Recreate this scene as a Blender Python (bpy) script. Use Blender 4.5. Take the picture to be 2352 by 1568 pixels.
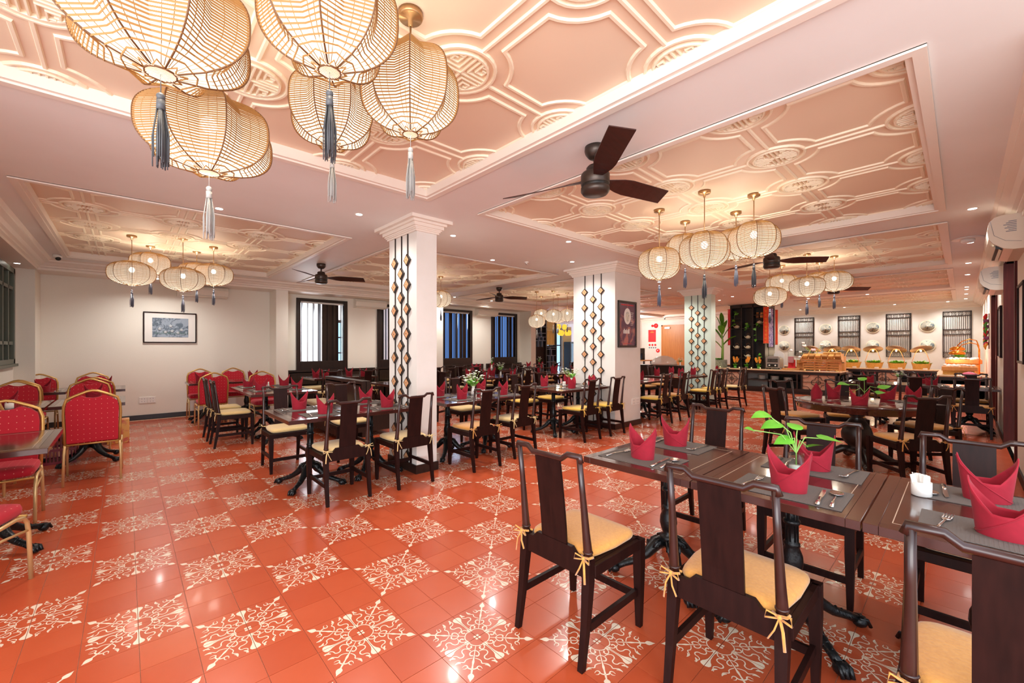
import bpy, math, random
from mathutils import Vector, Matrix
R = math.radians
rnd = random.Random(7)
NTH = ['first','second','third','fourth','fifth','sixth','seventh','eighth','ninth']
for o in list(bpy.data.objects): bpy.data.objects.remove(o)
S = bpy.context.scene
COL = S.collection

# ------------------------------------------------------------------ camera, world, lights, exposure
YAW, CAMH = 0.83744542, 1.382
cd = bpy.data.cameras.new('camera'); cam = bpy.data.objects.new('camera', cd); COL.objects.link(cam)
cd.sensor_width = 36; cd.lens = 955.4/2352*36
cd.shift_x = (1176-1149.7)/2352; cd.shift_y = (797.4-784)/2352
cd.clip_start = 0.05; cd.clip_end = 200
cam.location = (0, 0, CAMH); cam.rotation_euler = (R(90), 0, YAW-R(90))
S.camera = cam
W_ = bpy.data.worlds.new('world'); S.world = W_; W_.use_nodes = True
W_.node_tree.nodes['Background'].inputs[0].default_value = (0.80, 0.88, 1.0, 1)
W_.node_tree.nodes['Background'].inputs[1].default_value = 1.8
S.view_settings.view_transform = 'Standard'; S.view_settings.look = 'None'
S.view_settings.exposure = 0.82; S.view_settings.gamma = 1; S.view_settings.use_curve_mapping = False
try:
    S.cycles.use_denoising = True
    S.cycles.max_bounces = 7; S.cycles.diffuse_bounces = 4; S.cycles.transparent_max_bounces = 24
    S.cycles.sample_clamp_indirect = 4.0
    S.cycles.caustics_reflective = False; S.cycles.caustics_refractive = False
except Exception: pass
LIGHT_DOWN, LIGHT_LANTERN = 44.0, 21.0
def lamp(kind, loc, power, col, size=0.05, rot=(0,0,0), spot=None, name='room_fill', parent=None):
    l = bpy.data.lights.new(name, kind); l.energy = power; l.color = col
    if kind == 'AREA': l.size = size
    else: l.shadow_soft_size = size
    if kind == 'SPOT': l.spot_size = spot; l.spot_blend = 0.9
    o = bpy.data.objects.new(name, l); COL.objects.link(o); o.location = loc; o.rotation_euler = rot
    if parent: o.parent = parent
    return o
# added area fill behind the camera; the second stands in for corridor window light
def bigarea(loc, rot, sx, sy, power, col):
    o = lamp('AREA', loc, power, col, rot=rot, name='area_fill'); o.data.shape = 'RECTANGLE'; o.data.size = sx; o.data.size_y = sy
    return o
bigarea((-2.6, -1.6, 1.5), (R(90), 0, R(-48)), 4.5, 2.6, 165, (1.0, 0.98, 0.95))
bigarea((4.0, 11.9, 1.5), (R(90), 0, R(180)), 3.0, 1.8, 60, (0.9, 0.95, 1.0))

# ------------------------------------------------------------------ mesh builder
class MB:
    def __init__(s): s.v=[]; s.f=[]; s.m=[]; s.sm=[]
    def add(s, vs, fs, mi=0, smooth=False, M=None):
        b=len(s.v)
        s.v += [tuple(M@Vector(v)) for v in vs] if M else [tuple(v) for v in vs]
        for f in fs: s.f.append([b+i for i in f]); s.m.append(mi); s.sm.append(smooth)
        return s
    def box(s, x0,x1,y0,y1,z0,z1, mi=0, M=None):
        return s.add([(x0,y0,z0),(x1,y0,z0),(x1,y1,z0),(x0,y1,z0),(x0,y0,z1),(x1,y0,z1),(x1,y1,z1),(x0,y1,z1)],
            [(0,3,2,1),(4,5,6,7),(0,1,5,4),(1,2,6,5),(2,3,7,6),(3,0,4,7)], mi, False, M)
    def bbox(s, x0,x1,y0,y1,z0,z1, b=.004, mi=0, M=None):
        """box with chamfered edges (top and bottom rings)"""
        rings=[]
        for z,i in ((z0,b),(z0+b,0),(z1-b,0),(z1,b)):
            rings.append([(x0+i,y0+b if i==0 else y0+i,z),(x0+i+ (b if i==0 else 0),y0+i,z),(x1-i-(b if i==0 else 0),y0+i,z),(x1-i,y0+b if i==0 else y0+i,z),
                          (x1-i,y1-b if i==0 else y1-i,z),(x1-i-(b if i==0 else 0),y1-i,z),(x0+i+(b if i==0 else 0),y1-i,z),(x0+i,y1-b if i==0 else y1-i,z)])
        vs=[p for r in rings for p in r]; fs=[tuple(range(7,-1,-1)), tuple(range(24,32))]
        for k in range(3):
            for j in range(8): a=k*8+j; c=k*8+(j+1)%8; fs.append((a,c,c+8,a+8))
        return s.add(vs,fs,mi,False,M)
    def tube(s, pts, r, n=8, mi=0, smooth=True, caps=True, M=None, flat=None):
        pts=[Vector(p) for p in pts]; N=len(pts)
        rs = r if isinstance(r,(list,tuple)) else [r]*N
        vs=[]; fs=[]; up=None
        for i,p in enumerate(pts):
            t=(pts[min(i+1,N-1)]-pts[max(i-1,0)]).normalized()
            if up is None:
                up = Vector((0,0,1)) if abs(t.z)<.9 else Vector((1,0,0))
            u=t.cross(up)
            if u.length<1e-6: u=t.cross(Vector((0,1,0)))
            u.normalize(); w=u.cross(t).normalized(); up=w
            fl = flat or 1.0
            for k in range(n):
                a=2*math.pi*(k+.5)/n
                vs.append(p+u*math.cos(a)*rs[i]+w*math.sin(a)*rs[i]*fl)
        for i in range(N-1):
            for k in range(n): a=i*n+k; b=i*n+(k+1)%n; fs.append((a,b,b+n,a+n))
        if caps: fs.append(tuple(range(n-1,-1,-1))); fs.append(tuple((N-1)*n+k for k in range(n)))
        return s.add(vs,fs,mi,smooth,M)
    def lathe(s, prof, n=20, mi=0, smooth=True, M=None, sx=1, sy=1):
        vs=[];fs=[]
        for (r,z) in prof:
            for k in range(n): a=2*math.pi*k/n; vs.append((r*math.cos(a)*sx,r*math.sin(a)*sy,z))
        for i in range(len(prof)-1):
            for k in range(n): a=i*n+k;b=i*n+(k+1)%n; fs.append((a,b,b+n,a+n))
        if prof[0][0]>1e-5: fs.append(tuple(range(n-1,-1,-1)))
        if prof[-1][0]>1e-5: fs.append(tuple((len(prof)-1)*n+k for k in range(n)))
        return s.add(vs,fs,mi,smooth,M)
    def prism(s, poly, z0, z1, mi=0, M=None, smooth=False):
        n=len(poly); vs=[(x,y,z0) for x,y in poly]+[(x,y,z1) for x,y in poly]
        fs=[tuple(range(n-1,-1,-1)),tuple(range(n,2*n))]+[(i,(i+1)%n,n+(i+1)%n,n+i) for i in range(n)]
        return s.add(vs,fs,mi,smooth,M)
    def ribbon(s, pts, w, z, mi=0, M=None, ws=None):
        """flat strip in xy along pts"""
        P=[Vector((p[0],p[1],0)) for p in pts]; N=len(P); vs=[]
        for i,p in enumerate(P):
            t=(P[min(i+1,N-1)]-P[max(i-1,0)]).normalized(); nrm=Vector((-t.y,t.x,0)); ww=(ws[i] if ws else w)/2
            vs += [(p.x+nrm.x*ww,p.y+nrm.y*ww,z),(p.x-nrm.x*ww,p.y-nrm.y*ww,z)]
        return s.add(vs,[(2*i,2*i+1,2*i+3,2*i+2) for i in range(N-1)],mi,False,M)
    def bar(s, pts, w, h, z0, mi=0, closed=False, M=None, bevel=True):
        """moulding: bar of width w, height h (going down from z0) following xy path pts"""
        P=[Vector((p[0],p[1],0)) for p in pts]; N=len(P); vs=[];fs=[]
        for i,p in enumerate(P):
            a=P[(i-1)%N] if (closed or i>0) else P[i]; b=P[(i+1)%N] if (closed or i<N-1) else P[i]
            t1=(p-a).normalized() if (p-a).length>1e-7 else (b-p).normalized(); t2=(b-p).normalized() if (b-p).length>1e-7 else t1
            n1=Vector((-t1.y,t1.x,0)); n2=Vector((-t2.y,t2.x,0)); m=(n1+n2)
            if m.length<1e-6: m=n1
            m.normalize(); sc=1/max(.35,m.dot(n1))
            o=m*sc*w/2; q=m*sc*w/2*(.55 if bevel else 1)
            for d,z in ((o,z0),(q,z0-h),(-q,z0-h),(-o,z0)): vs.append((p.x+d.x,p.y+d.y,z))
        for i in range(N if closed else N-1):
            a=4*i;b=4*((i+1)%N)
            for k in range(4): fs.append((a+k,a+(k+1)%4,b+(k+1)%4,b+k))
        if not closed: fs += [(3,2,1,0),(4*N-4,4*N-3,4*N-2,4*N-1)]
        return s.add(vs,fs,mi,False,M)
    def ball(s, c, r, n=8, mi=0, sz=1.0, M=None):
        m=max(4,n//2+1); prof=[(max(1e-6 if i in(0,m) else 0,r*math.sin(math.pi*i/m)),-r*sz*math.cos(math.pi*i/m)) for i in range(m+1)]
        T=Matrix.Translation(c); 
        return s.lathe(prof,n,mi,True,(M@T) if M else T)
    def mesh(s, name, mats):
        me=bpy.data.meshes.new(name); me.from_pydata(s.v,[],s.f); 
        for m in (mats if isinstance(mats,(list,tuple)) else [mats]): me.materials.append(m)
        me.polygons.foreach_set('material_index',s.m); me.polygons.foreach_set('use_smooth',s.sm); me.update()
        return me
    def obj(s, name, mats, parent=None, loc=None, **kw):
        o=bpy.data.objects.new(name,s.mesh(name,mats)); COL.objects.link(o)
        if parent: o.parent=parent
        if loc: o.location=loc
        for k,v in kw.items(): o[k]=v
        return o
def mobj(name, me, parent=None, loc=(0,0,0), rot=(0,0,0), **kw):
    o=bpy.data.objects.new(name,me); COL.objects.link(o); o.location=loc; o.rotation_euler=rot
    if parent: o.parent=parent
    for k,v in kw.items(): o[k]=v
    return o
def tag(o,label,cat,group=None):
    n=len(label.split()); assert 4<=n<=16, (n,label)
    o['label']=label; o['category']=cat
    if group: o['group']=group
    return o
def thing(name,label,cat,loc=(0,0,0),rz=0,group=None):
    o=bpy.data.objects.new(name,None); COL.objects.link(o); o.location=loc; o.rotation_euler=(0,0,rz); o.empty_display_size=.1
    return tag(o,label,cat,group)
def copy_tree(o,parent=None):
    c=o.copy(); COL.objects.link(c); c.parent=parent
    for ch in o.children: copy_tree(ch,c)
    return c
_used=set()
def place(proto,label,cat,loc,rz,group):
    """first use moves the prototype, afterwards copies"""
    if proto.name in _used: o=copy_tree(proto)
    else: o=proto; _used.add(proto.name)
    o.location=loc; o.rotation_euler=(0,0,rz); tag(o,label,cat,group); return o
def struct(o): o['kind']='structure'; return o
def Tm(x,y,z,rz=0,rx=0,ry=0): return Matrix.Translation((x,y,z))@Matrix.Rotation(rz,4,'Z')@Matrix.Rotation(ry,4,'Y')@Matrix.Rotation(rx,4,'X')

# ------------------------------------------------------------------ materials
def lin(c):
    if isinstance(c,str):
        c=[int(c[i:i+2],16)/255 for i in (0,2,4)]
        c=[x/12.92 if x<=.04045 else ((x+.055)/1.055)**2.4 for x in c]
    return (*c,1)
def mat(name,col,rough=.5,metal=0,noise=None,bump=0,scale=20,coat=0,emit=None,es=0,trans=0,spec=.5,stretch=None,alpha=1,sheen=0):
    m=bpy.data.materials.new(name); m.use_nodes=True; nt=m.node_tree; b=nt.nodes['Principled BSDF']
    b.inputs['Base Color'].default_value=lin(col); b.inputs['Roughness'].default_value=rough; b.inputs['Metallic'].default_value=metal
    b.inputs['Coat Weight'].default_value=coat; b.inputs['Coat Roughness'].default_value=.08; b.inputs['Specular IOR Level'].default_value=spec
    b.inputs['Transmission Weight'].default_value=trans; b.inputs['Alpha'].default_value=alpha; b.inputs['Sheen Weight'].default_value=sheen
    if emit: b.inputs['Emission Color'].default_value=lin(emit); b.inputs['Emission Strength'].default_value=es
    if noise or bump:
        tc=nt.nodes.new('ShaderNodeTexCoord'); mp=nt.nodes.new('ShaderNodeMapping'); nz=nt.nodes.new('ShaderNodeTexNoise')
        nz.inputs['Scale'].default_value=scale; nz.inputs['Detail'].default_value=5
        if stretch: mp.inputs['Scale'].default_value=stretch
        nt.links.new(tc.outputs['Object'],mp.inputs[0]); nt.links.new(mp.outputs[0],nz.inputs['Vector'])
        if noise:
            rp=nt.nodes.new('ShaderNodeMapRange'); rp.inputs['From Min'].default_value=.3; rp.inputs['From Max'].default_value=.7
            mx=nt.nodes.new('ShaderNodeMix'); mx.data_type='RGBA'
            nt.links.new(nz.outputs[0],rp.inputs[0]); nt.links.new(rp.outputs[0],mx.inputs[0])
            mx.inputs[6].default_value=lin(col); mx.inputs[7].default_value=lin(noise); nt.links.new(mx.outputs[2],b.inputs['Base Color'])
        if bump:
            bp=nt.nodes.new('ShaderNodeBump'); bp.inputs['Strength'].default_value=bump; bp.inputs['Distance'].default_value=.01
            nt.links.new(nz.outputs[0],bp.inputs['Height']); nt.links.new(bp.outputs[0],b.inputs['Normal'])
    return m
M={}
M['tile']=mat('tile_red','BE5836',.24,noise='B64F2E',scale=3,coat=.12,spec=.4)
M['tileb']=mat('tile_red_deep','B85130',.24,noise='B04929',scale=3,coat=.12,spec=.4)
M['tilew']=mat('tile_cream_pattern','E9D6BE',.22,coat=.12,spec=.4)
M['grout']=mat('grout','CFA58C',.7)
M['soffit']=mat('soffit_paint','EEEBE8',.55,noise='EAE6E2',scale=2)
M['tray']=mat('tray_panel_paint','EAD2B8',.5)
M['mould']=mat('tray_moulding_paint','F4E6CC',.45)
M['cornice']=mat('cornice_paint','EDE2D6',.45)
M['wall']=mat('wallpaper','F0EBE0',.7,noise='EBE5D8',bump=.08,scale=120)
M['column']=mat('column_paint','E6E2DC',.6,noise='E0DCD4',scale=4)
M['columng']=mat('column_paint_mint','CFE0D2',.6)
M['dark']=mat('dark_stained_wood','26100D',.45,noise='1B0A08',scale=8,stretch=(6,6,.7),spec=.15)
M['darkrail']=mat('dark_rail_wood','341713',.3,noise='26100C',scale=8,coat=.1)
M['black']=mat('black_brown_wood','1E1411',.35,noise='2A1C17',scale=10,stretch=(5,5,.8))
M['tabletop']=mat('tabletop_wood','432620',.13,noise='351D19',scale=5,stretch=(1,9,1),coat=.5)
M['tableedge']=mat('tabletop_edge_wood','45221B',.2,noise='381A15',scale=6,coat=.4)
M['inlay']=mat('inlay_line','B9A58F',.3)
M['iron']=mat('cast_iron','16181A',.32,metal=.4,bump=.3,scale=60)
M['cush']=mat('cushion_tan','CF9446',.85,noise='C4873B',scale=90,bump=.25,sheen=.3)
M['cushy']=mat('cushion_straw','DBBE84',.85,noise='D2B273',scale=90,bump=.2,sheen=.3)
M['cushg']=mat('cushion_yellow','E0B64B',.85,noise='D6A93F',scale=90,bump=.2,sheen=.3)
M['napkin']=mat('napkin_red','9A0B26',.85,noise='8E0921',scale=40,bump=.08,sheen=.05)
M['matgrey']=mat('placemat_grey','6A625C',.75,noise='57504B',scale=120,stretch=(1,12,1),bump=.2)
M['steel']=mat('polished_steel','D9D9D6',.18,metal=1)
M['gold']=mat('gold_frame_metal','C49B57',.35,metal=.6)
M['gold2']=mat('gold_light_metal','D8B982',.35,metal=.5)
M['bronze']=mat('bronze_canopy','B0885C',.3,metal=.8)
M['fan']=mat('fan_metal','463A33',.38,metal=.6)
M['blade']=mat('fan_blade','3A1712',.42,noise='2A0F0B',scale=6,stretch=(1,8,1))
M['jamb']=mat('door_jamb_wood','541A15',.5,noise='45130F',scale=7,stretch=(6,6,.6),spec=.2)
M['white']=mat('white_plastic','EDE9E2',.35)
M['ceramic']=mat('white_ceramic','F2F0EA',.2,coat=.4)
M['acw']=mat('ac_plastic','E2D6C6',.4)
M['blackp']=mat('black_plastic','15130F',.4)
M['leaf']=mat('leaf_green','4E9E22',.45,noise='72BE3A',scale=14)
M['leafd']=mat('leaf_dark','3E8A2A',.45,noise='5FA53A',scale=14)
M['stem']=mat('stem_green','8DB85A',.5)
M['petal']=mat('petal_white','F4F2E8',.6)
M['petalo']=mat('petal_orange','F2A032',.6)
M['petalp']=mat('petal_pink','EBC9CC',.6)
M['rattan']=mat('rattan_strand','A0723A',.6)
M['rattand']=mat('rattan_rib','6B4422',.5)
M['lwood']=mat('light_crate_wood','D79A58',.5,noise='C98846',scale=6,stretch=(1,8,1))
M['bread']=mat('bread_crust','D9A45A',.7,noise='C68A3F',scale=12)
M['door']=mat('door_wood','C07A35',.4,noise='AE6A2A',scale=5,stretch=(8,8,.5))
M['redp']=mat('red_paint','E3232A',.4)
M['redcloth']=mat('red_cloth','C4122C',.7)
M['orange']=mat('orange_banner','E8552C',.7)
M['stone']=mat('counter_stone','D9BE98',.25,noise='CDAF86',scale=20)
M['mirror']=mat('brick_backing','C9A58C',.6,noise='B88E74',scale=18)
M['basket']=mat('woven_basket','D9A95C',.7,noise='B9853B',scale=60,bump=.5)
M['hat']=mat('palm_leaf_hat','DDAE7E',.7,noise='CF9A68',scale=30)
M['copper']=mat('copper_lamp','D9892B',.25,metal=.8)
M['pot']=mat('teapot_glaze','F0EACD',.3,noise='C9C19A',scale=10)
M['carpet']=mat('grey_carpet','A8AEBF',.95,noise='9299AC',scale=80)
M['dkwall']=mat('corridor_wall','D9D6DA',.8)
M['ivory']=mat('ivory_diamond','D9A479',.5,noise='CB9368',scale=30)
M['green_frame']=mat('grille_metal','5C6256',.4,metal=.3)
M['grille_bg']=mat('grille_glass','B5AE98',.4)
M['curtain']=mat('curtain_cloth','C9B48F',.8)
M['greypaper']=mat('grey_print','8C97A6',.7,noise='5C6878',scale=9)
M['mount']=mat('mount_board','ECE8E2',.7)
M['bluegrey']=mat('tassel_greyblue','6E7486',.6)
M['silver']=mat('tassel_silver','A7A39E',.5)
M['dkgrey']=mat('tassel_dark','4E4F52',.5)
def clearglass():
    m=bpy.data.materials.new('clear_glass'); m.use_nodes=True; nt=m.node_tree; nt.nodes.remove(nt.nodes['Principled BSDF'])
    t=nt.nodes.new('ShaderNodeBsdfTransparent'); t.inputs[0].default_value=(.93,.96,.95,1); g=nt.nodes.new('ShaderNodeBsdfGlossy'); g.inputs['Roughness'].default_value=.03
    mx=nt.nodes.new('ShaderNodeMixShader'); f=nt.nodes.new('ShaderNodeLayerWeight'); f.inputs[0].default_value=.25; q=nt.nodes.new('ShaderNodeMath'); q.operation='MULTIPLY'; q.inputs[1].default_value=.55; nt.links.new(f.outputs['Facing'],q.inputs[0])
    nt.links.new(q.outputs[0],mx.inputs[0]); nt.links.new(t.outputs[0],mx.inputs[1]); nt.links.new(g.outputs[0],mx.inputs[2]); nt.links.new(mx.outputs[0],nt.nodes['Material Output'].inputs[0]); return m
M['glass']=clearglass()
def emis(name,col,s):
    m=bpy.data.materials.new(name); m.use_nodes=True; nt=m.node_tree; nt.nodes.remove(nt.nodes['Principled BSDF'])
    e=nt.nodes.new('ShaderNodeEmission'); e.inputs[0].default_value=lin(col); e.inputs[1].default_value=s
    nt.links.new(e.outputs[0],nt.nodes['Material Output'].inputs[0]); return m
M['bulb']=emis('lit_bulb','FFF3DC',14)
M['down']=emis('lit_downlight','FFF8EC',9)
M['sky']=emis('bright_outdoors','9CC4F0',1.1)
M['skyd']=emis('dusky_outdoors','5A84C8',.55)
M['candle']=emis('candle_flame','FFC070',8)
M['yglow']=emis('lit_yellow_silk','F2B83C',.9)
M['heat']=emis('heat_lamp_glow','FF8A70',4)
# lantern lining: added shell, emission stands in for bulb glow, lets light pass
def glow_lining():
    m=bpy.data.materials.new('lantern_glow_lining'); m.use_nodes=True; nt=m.node_tree; nt.nodes.remove(nt.nodes['Principled BSDF'])
    e=nt.nodes.new('ShaderNodeEmission'); e.inputs[0].default_value=lin('FFEED2'); e.inputs[1].default_value=1.0
    t=nt.nodes.new('ShaderNodeBsdfTransparent'); mx=nt.nodes.new('ShaderNodeMixShader'); mx.inputs[0].default_value=.76
    nt.links.new(t.outputs[0],mx.inputs[1]); nt.links.new(e.outputs[0],mx.inputs[2]); nt.links.new(mx.outputs[0],nt.nodes['Material Output'].inputs[0]); return m
M['glow_lining']=glow_lining()
def dotted(name,base,dot,K):
    m=mat(name,base,.8,sheen=.1); nt=m.node_tree; b=nt.nodes['Principled BSDF']
    tc=nt.nodes.new('ShaderNodeTexCoord'); sp=nt.nodes.new('ShaderNodeSeparateXYZ'); nt.links.new(tc.outputs['Object'],sp.inputs[0])
    def math_(op,a_,b_=None,v=None):
        n=nt.nodes.new('ShaderNodeMath'); n.operation=op; nt.links.new(a_,n.inputs[0])
        if b_ is not None: nt.links.new(b_,n.inputs[1])
        if v is not None: n.inputs[1].default_value=v
        return n.outputs[0]
    yz=math_('ADD',sp.outputs['Y'],sp.outputs['Z']); u=math_('ADD',sp.outputs['X'],yz); w=math_('SUBTRACT',sp.outputs['X'],yz)
    su=math_('SINE',math_('MULTIPLY',u,v=K)); sw=math_('SINE',math_('MULTIPLY',w,v=K)); c=math_('GREATER_THAN',math_('MULTIPLY',su,sw),v=.955)
    mx=nt.nodes.new('ShaderNodeMix'); mx.data_type='RGBA'; mx.inputs[6].default_value=lin(base); mx.inputs[7].default_value=lin(dot)
    nt.links.new(c,mx.inputs[0]); nt.links.new(mx.outputs[2],b.inputs['Base Color'])
    return m
M['redfab']=dotted('red_dotted_fabric','B80E28','E39A88',72)
def blotch(name,a,b,scale,thr=.5):
    m=mat(name,a,.3,coat=.3); nt=m.node_tree; p=nt.nodes['Principled BSDF']
    tc=nt.nodes.new('ShaderNodeTexCoord'); n=nt.nodes.new('ShaderNodeTexNoise'); n.inputs['Scale'].default_value=scale; n.inputs['Detail'].default_value=6; n.inputs['Distortion'].default_value=1.5
    r=nt.nodes.new('ShaderNodeMapRange'); r.inputs['From Min'].default_value=thr-.04; r.inputs['From Max'].default_value=thr+.06
    mx=nt.nodes.new('ShaderNodeMix'); mx.data_type='RGBA'; mx.inputs[6].default_value=lin(a); mx.inputs[7].default_value=lin(b)
    nt.links.new(tc.outputs['Object'],n.inputs['Vector']); nt.links.new(n.outputs[0],r.inputs[0]); nt.links.new(r.outputs[0],mx.inputs[0]); nt.links.new(mx.outputs[2],p.inputs['Base Color'])
    return m
M['plate']=blotch('painted_plate','D9D6C4','6F8290',9,.52)
M['platerim']=mat('plate_rim','E2DCC6',.3)
M['purple']=blotch('purple_print','B9AEDC','5B4BA0',14,.5)
M['poster']=blotch('poster_print','5A3550','B0706A',3,.55)
M['photo']=blotch('photo_print','8E9AA8','4A5866',10,.5)
M['salad']=blotch('salad_leaves','8BC53F','4E9A2A',20,.5)
M['brickm']=M['mirror']

# ------------------------------------------------------------------ floor with tiles
TS=.2; MX0,MY0=.046,2.750   # a motif centre; motifs are 2x2 tiles in a checkerboard
def spl(P,k):
    """Catmull-Rom through P, k steps per span"""
    out=[]
    for i in range(len(P)-1):
        p0=P[max(i-1,0)];p1=P[i];p2=P[i+1];p3=P[min(i+2,len(P)-1)]
        for j in range(k):
            t=j/k; out.append(tuple(.5*(2*p1[q]+(p2[q]-p0[q])*t+(2*p0[q]-5*p1[q]+4*p2[q]-p3[q])*t*t+(3*p1[q]-p0[q]-3*p2[q]+p3[q])*t**3) for q in (0,1)))
    return out+[tuple(P[-1])]
def quarter_pattern(b,z,lod):
    """white scrollwork of one tile; motif centre at (0,0), tile spans 0..TS in both axes"""
    k=3 if lod==0 else 1
    b.prism([(.0025,.0025),(.014,.0025),(.014,.014),(.0025,.014)],z-.0002,z,1)
    def rb(P,w0,w1,w2,f):
        pts=[f(p) for p in spl(P,k)]; n=len(pts)
        b.ribbon(pts,.01,z,1,ws=[(w0+(w1-w0)*min(1,2*i/(n-1))) if i<n/2 else (w1+(w2-w1)*(2*i/(n-1)-1)) for i in range(n)])
    for sw in (0,1):
        f=(lambda p:(p[1],p[0])) if sw else (lambda p:p)
        # half of the spoon that lies along the tile edge
        P=[(.052,.0035),(.062,.0048),(.075,.0022),(.1,.0022),(.125,.003),(.14,.0055),(.152,.0095),(.165,.0112),(.175,.0085),(.180,.0015)]
        b.add([(*f((x,.0012)),z) for x,y in P]+[(*f((x,2*y)),z) for x,y in P],[(i,i+1,len(P)+i+1,len(P)+i) for i in range(len(P)-1)],1)
        # ring round the centre and scroll springing from it
        rb([(.050,.0015),(.054,.016),(.050,.030),(.041,.041)],.004,.005,.004,f)
        rb([(.058,.010),(.072,.014),(.080,.026),(.074,.037),(.062,.036),(.060,.027)],.004,.005,.008,f)
        # S scroll with a flame tip
        rb([(.078,.052),(.082,.036),(.094,.024),(.108,.025),(.116,.037),(.118,.052),(.130,.060),(.143,.054),(.146,.040),(.156,.030),(.168,.032),(.184,.040)],.004,.0056,.003,f)
        rb([(.160,.047),(.170,.036),(.186,.033)],.003,.011,.002,f)
        # inner curl meeting the diagonal
        rb([(.062,.062),(.078,.058),(.092,.062),(.098,.074),(.090,.082)],.004,.0055,.007,f)
        # tendril with a small bud, outer
        rb([(.100,.092),(.116,.084),(.130,.082),(.143,.088),(.152,.080),(.164,.070),(.180,.072)],.0035,.005,.003,f)
        rb([(.158,.084),(.168,.074),(.184,.074)],.002,.009,.002,f)
        # anchor arm of the corner fleur
        rb([(.142,.142),(.150,.126),(.146,.112),(.154,.104),(.168,.106)],.007,.0055,.002,f)
        if lod==0: rb([(.150,.120),(.163,.121),(.172,.114)],.004,.004,.001,f)
    b.ribbon([(.040,.040),(.075,.075),(.100,.100),(.112,.112),(.125,.125),(.142,.142),(.158,.158),(.163,.163),(.168,.168),(.176,.176),(.184,.184),(.190,.190)],.006,z,1,ws=[.003,.004,.006,.011,.006,.009,.007,.022,.028,.022,.008,.001])
def tile_mesh(kind,lod=0):
    b=MB(); g=.0012
    b.add([(g,g,0),(TS-g,g,0),(TS-g,TS-g,0),(g,TS-g,0),(g,g,-.004),(TS-g,g,-.004),(TS-g,TS-g,-.004),(g,TS-g,-.004)],
          [(0,1,2,3),(0,4,5,1),(1,5,6,2),(2,6,7,3),(3,7,4,0)],0)
    if kind: quarter_pattern(b,.0006,lod)
    return b
floor=struct(MB().box(-1.35,19.6,-4.5,10.6,-.12,-.004).obj('floor',M['grout']))
meP=[tile_mesh(1).mesh('tile',[m,M['tilew']]) for m in (M['tile'],M['tileb'])]
meQ=[tile_mesh(0).mesh('tile',[m,M['tilew']]) for m in (M['tile'],M['tileb'])]
cy,sy=math.cos(YAW),math.sin(YAW)
def pix(X,Y,Z):
    d=X*cy+Y*sy
    if d<.1: return None
    return 1149.7+955.4*(X*sy-Y*cy)/d, 797.4-955.4*(Z-CAMH)/d
cells=[]
i0=int((-1.3-MX0)/TS)-1; i1=int((19.5-MX0)/TS)+1; j0=int((-.41-MY0)/TS)-2; j1=int((10.5-MY0)/TS)+1
for i in range(i0,i1):
    for j in range(j0,j1):
        x=MX0+i*TS; y=MY0+j*TS
        if x<-1.31 or x+TS>19.55 or y<-.62 or y+TS>10.52: continue
        # motif index of this tile
        ci=math.floor((i+1)/2); cj=math.floor((j+1)/2)
        pat = (ci+cj)%2==0 and y>.0 and y<9.9 and x>-1.1
        qi=(i+1)%2; qj=(j+1)%2     # which quarter: 1 -> positive side
        cells.append((x,y,pat,qi,qj))
def size(c):
    ps=[pix(c[0]+a,c[1]+b_,0) for a in (0,TS) for b_ in (0,TS)]
    if any(p is None for p in ps): return 0
    if not any(-20<p[0]<2372 and 0<p[1]<1580 for p in ps): return 0
    a=abs((ps[3][0]-ps[0][0])*(ps[2][1]-ps[1][1])-(ps[3][1]-ps[0][1])*(ps[2][0]-ps[1][0]))/2
    return a
cells.sort(key=size,reverse=True)
def tile_xf(c):
    x,y,pat,qi,qj=c
    # rotation so that local origin sits at the motif centre
    if qi==1 and qj==1: return (x,y,0)
    if qi==0 and qj==1: return (x+TS,y,R(90))
    if qi==0 and qj==0: return (x+TS,y+TS,R(180))
    return (x,y+TS,R(270))
far=MB(); farq=MB(); lodf=tile_mesh(1,1); lodn=tile_mesh(1,0); pl=tile_mesh(0)
for k,c in enumerate(cells):
    x,y,rz=tile_xf(c)
    if k<298:
        mobj('tile',(meP if c[2] else meQ)[rnd.random()<.35],floor,(x,y,0),(0,0,rz))
    else:
        src=(lodn if k<900 else lodf) if c[2] else pl
        ca,sa=round(math.cos(rz)),round(math.sin(rz)); b0=len(far.v)
        far.v += [(x+ca*v[0]-sa*v[1],y+sa*v[0]+ca*v[1],v[2]) for v in src.v]
        far.f += [[b0+q for q in f] for f in src.f]; far.m += src.m; far.sm += src.sm
far.obj('tile',[M['tile'],M['tilew']],floor,kind='stuff')

# ------------------------------------------------------------------ walls
YB=10.5; YP=9.95; XE=19.5; YR=-.41; XL=-1.31; ZC=2.8; ZB=2.63
def wall_with_holes(name,axis,c0,c1,a0,a1,z0,z1,holes,m):
    """wall slab; axis 'x': runs along x, thickness c0..c1 in y. holes: (a0,a1,z0,z1)"""
    b=MB()
    cuts=sorted(set([a0,a1]+[h[0] for h in holes]+[h[1] for h in holes]))
    for p,q in zip(cuts[:-1],cuts[1:]):
        hs=sorted([(h[2],h[3]) for h in holes if h[0]<=p+1e-6 and h[1]>=q-1e-6]); z=z0
        segs=[]
        for hz0,hz1 in hs:
            if hz0>z: segs.append((z,hz0))
            z=hz1
        if z<z1: segs.append((z,z1))
        for s0,s1 in segs:
            if axis=='x': b.box(p,q,c0,c1,s0,s1)
            else: b.box(c0,c1,p,q,s0,s1)
    return struct(b.obj(name,m))
WIN=[(3.0,4.17),(5.02,6.18),(7.03,8.2),(9.05,10.2)]
wall_with_holes('wall_back','x',YB,YB+.15,XL-.1,11.12,-.1,3.1,[(a,b,1.03,2.53) for a,b in WIN],M['wall'])
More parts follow.
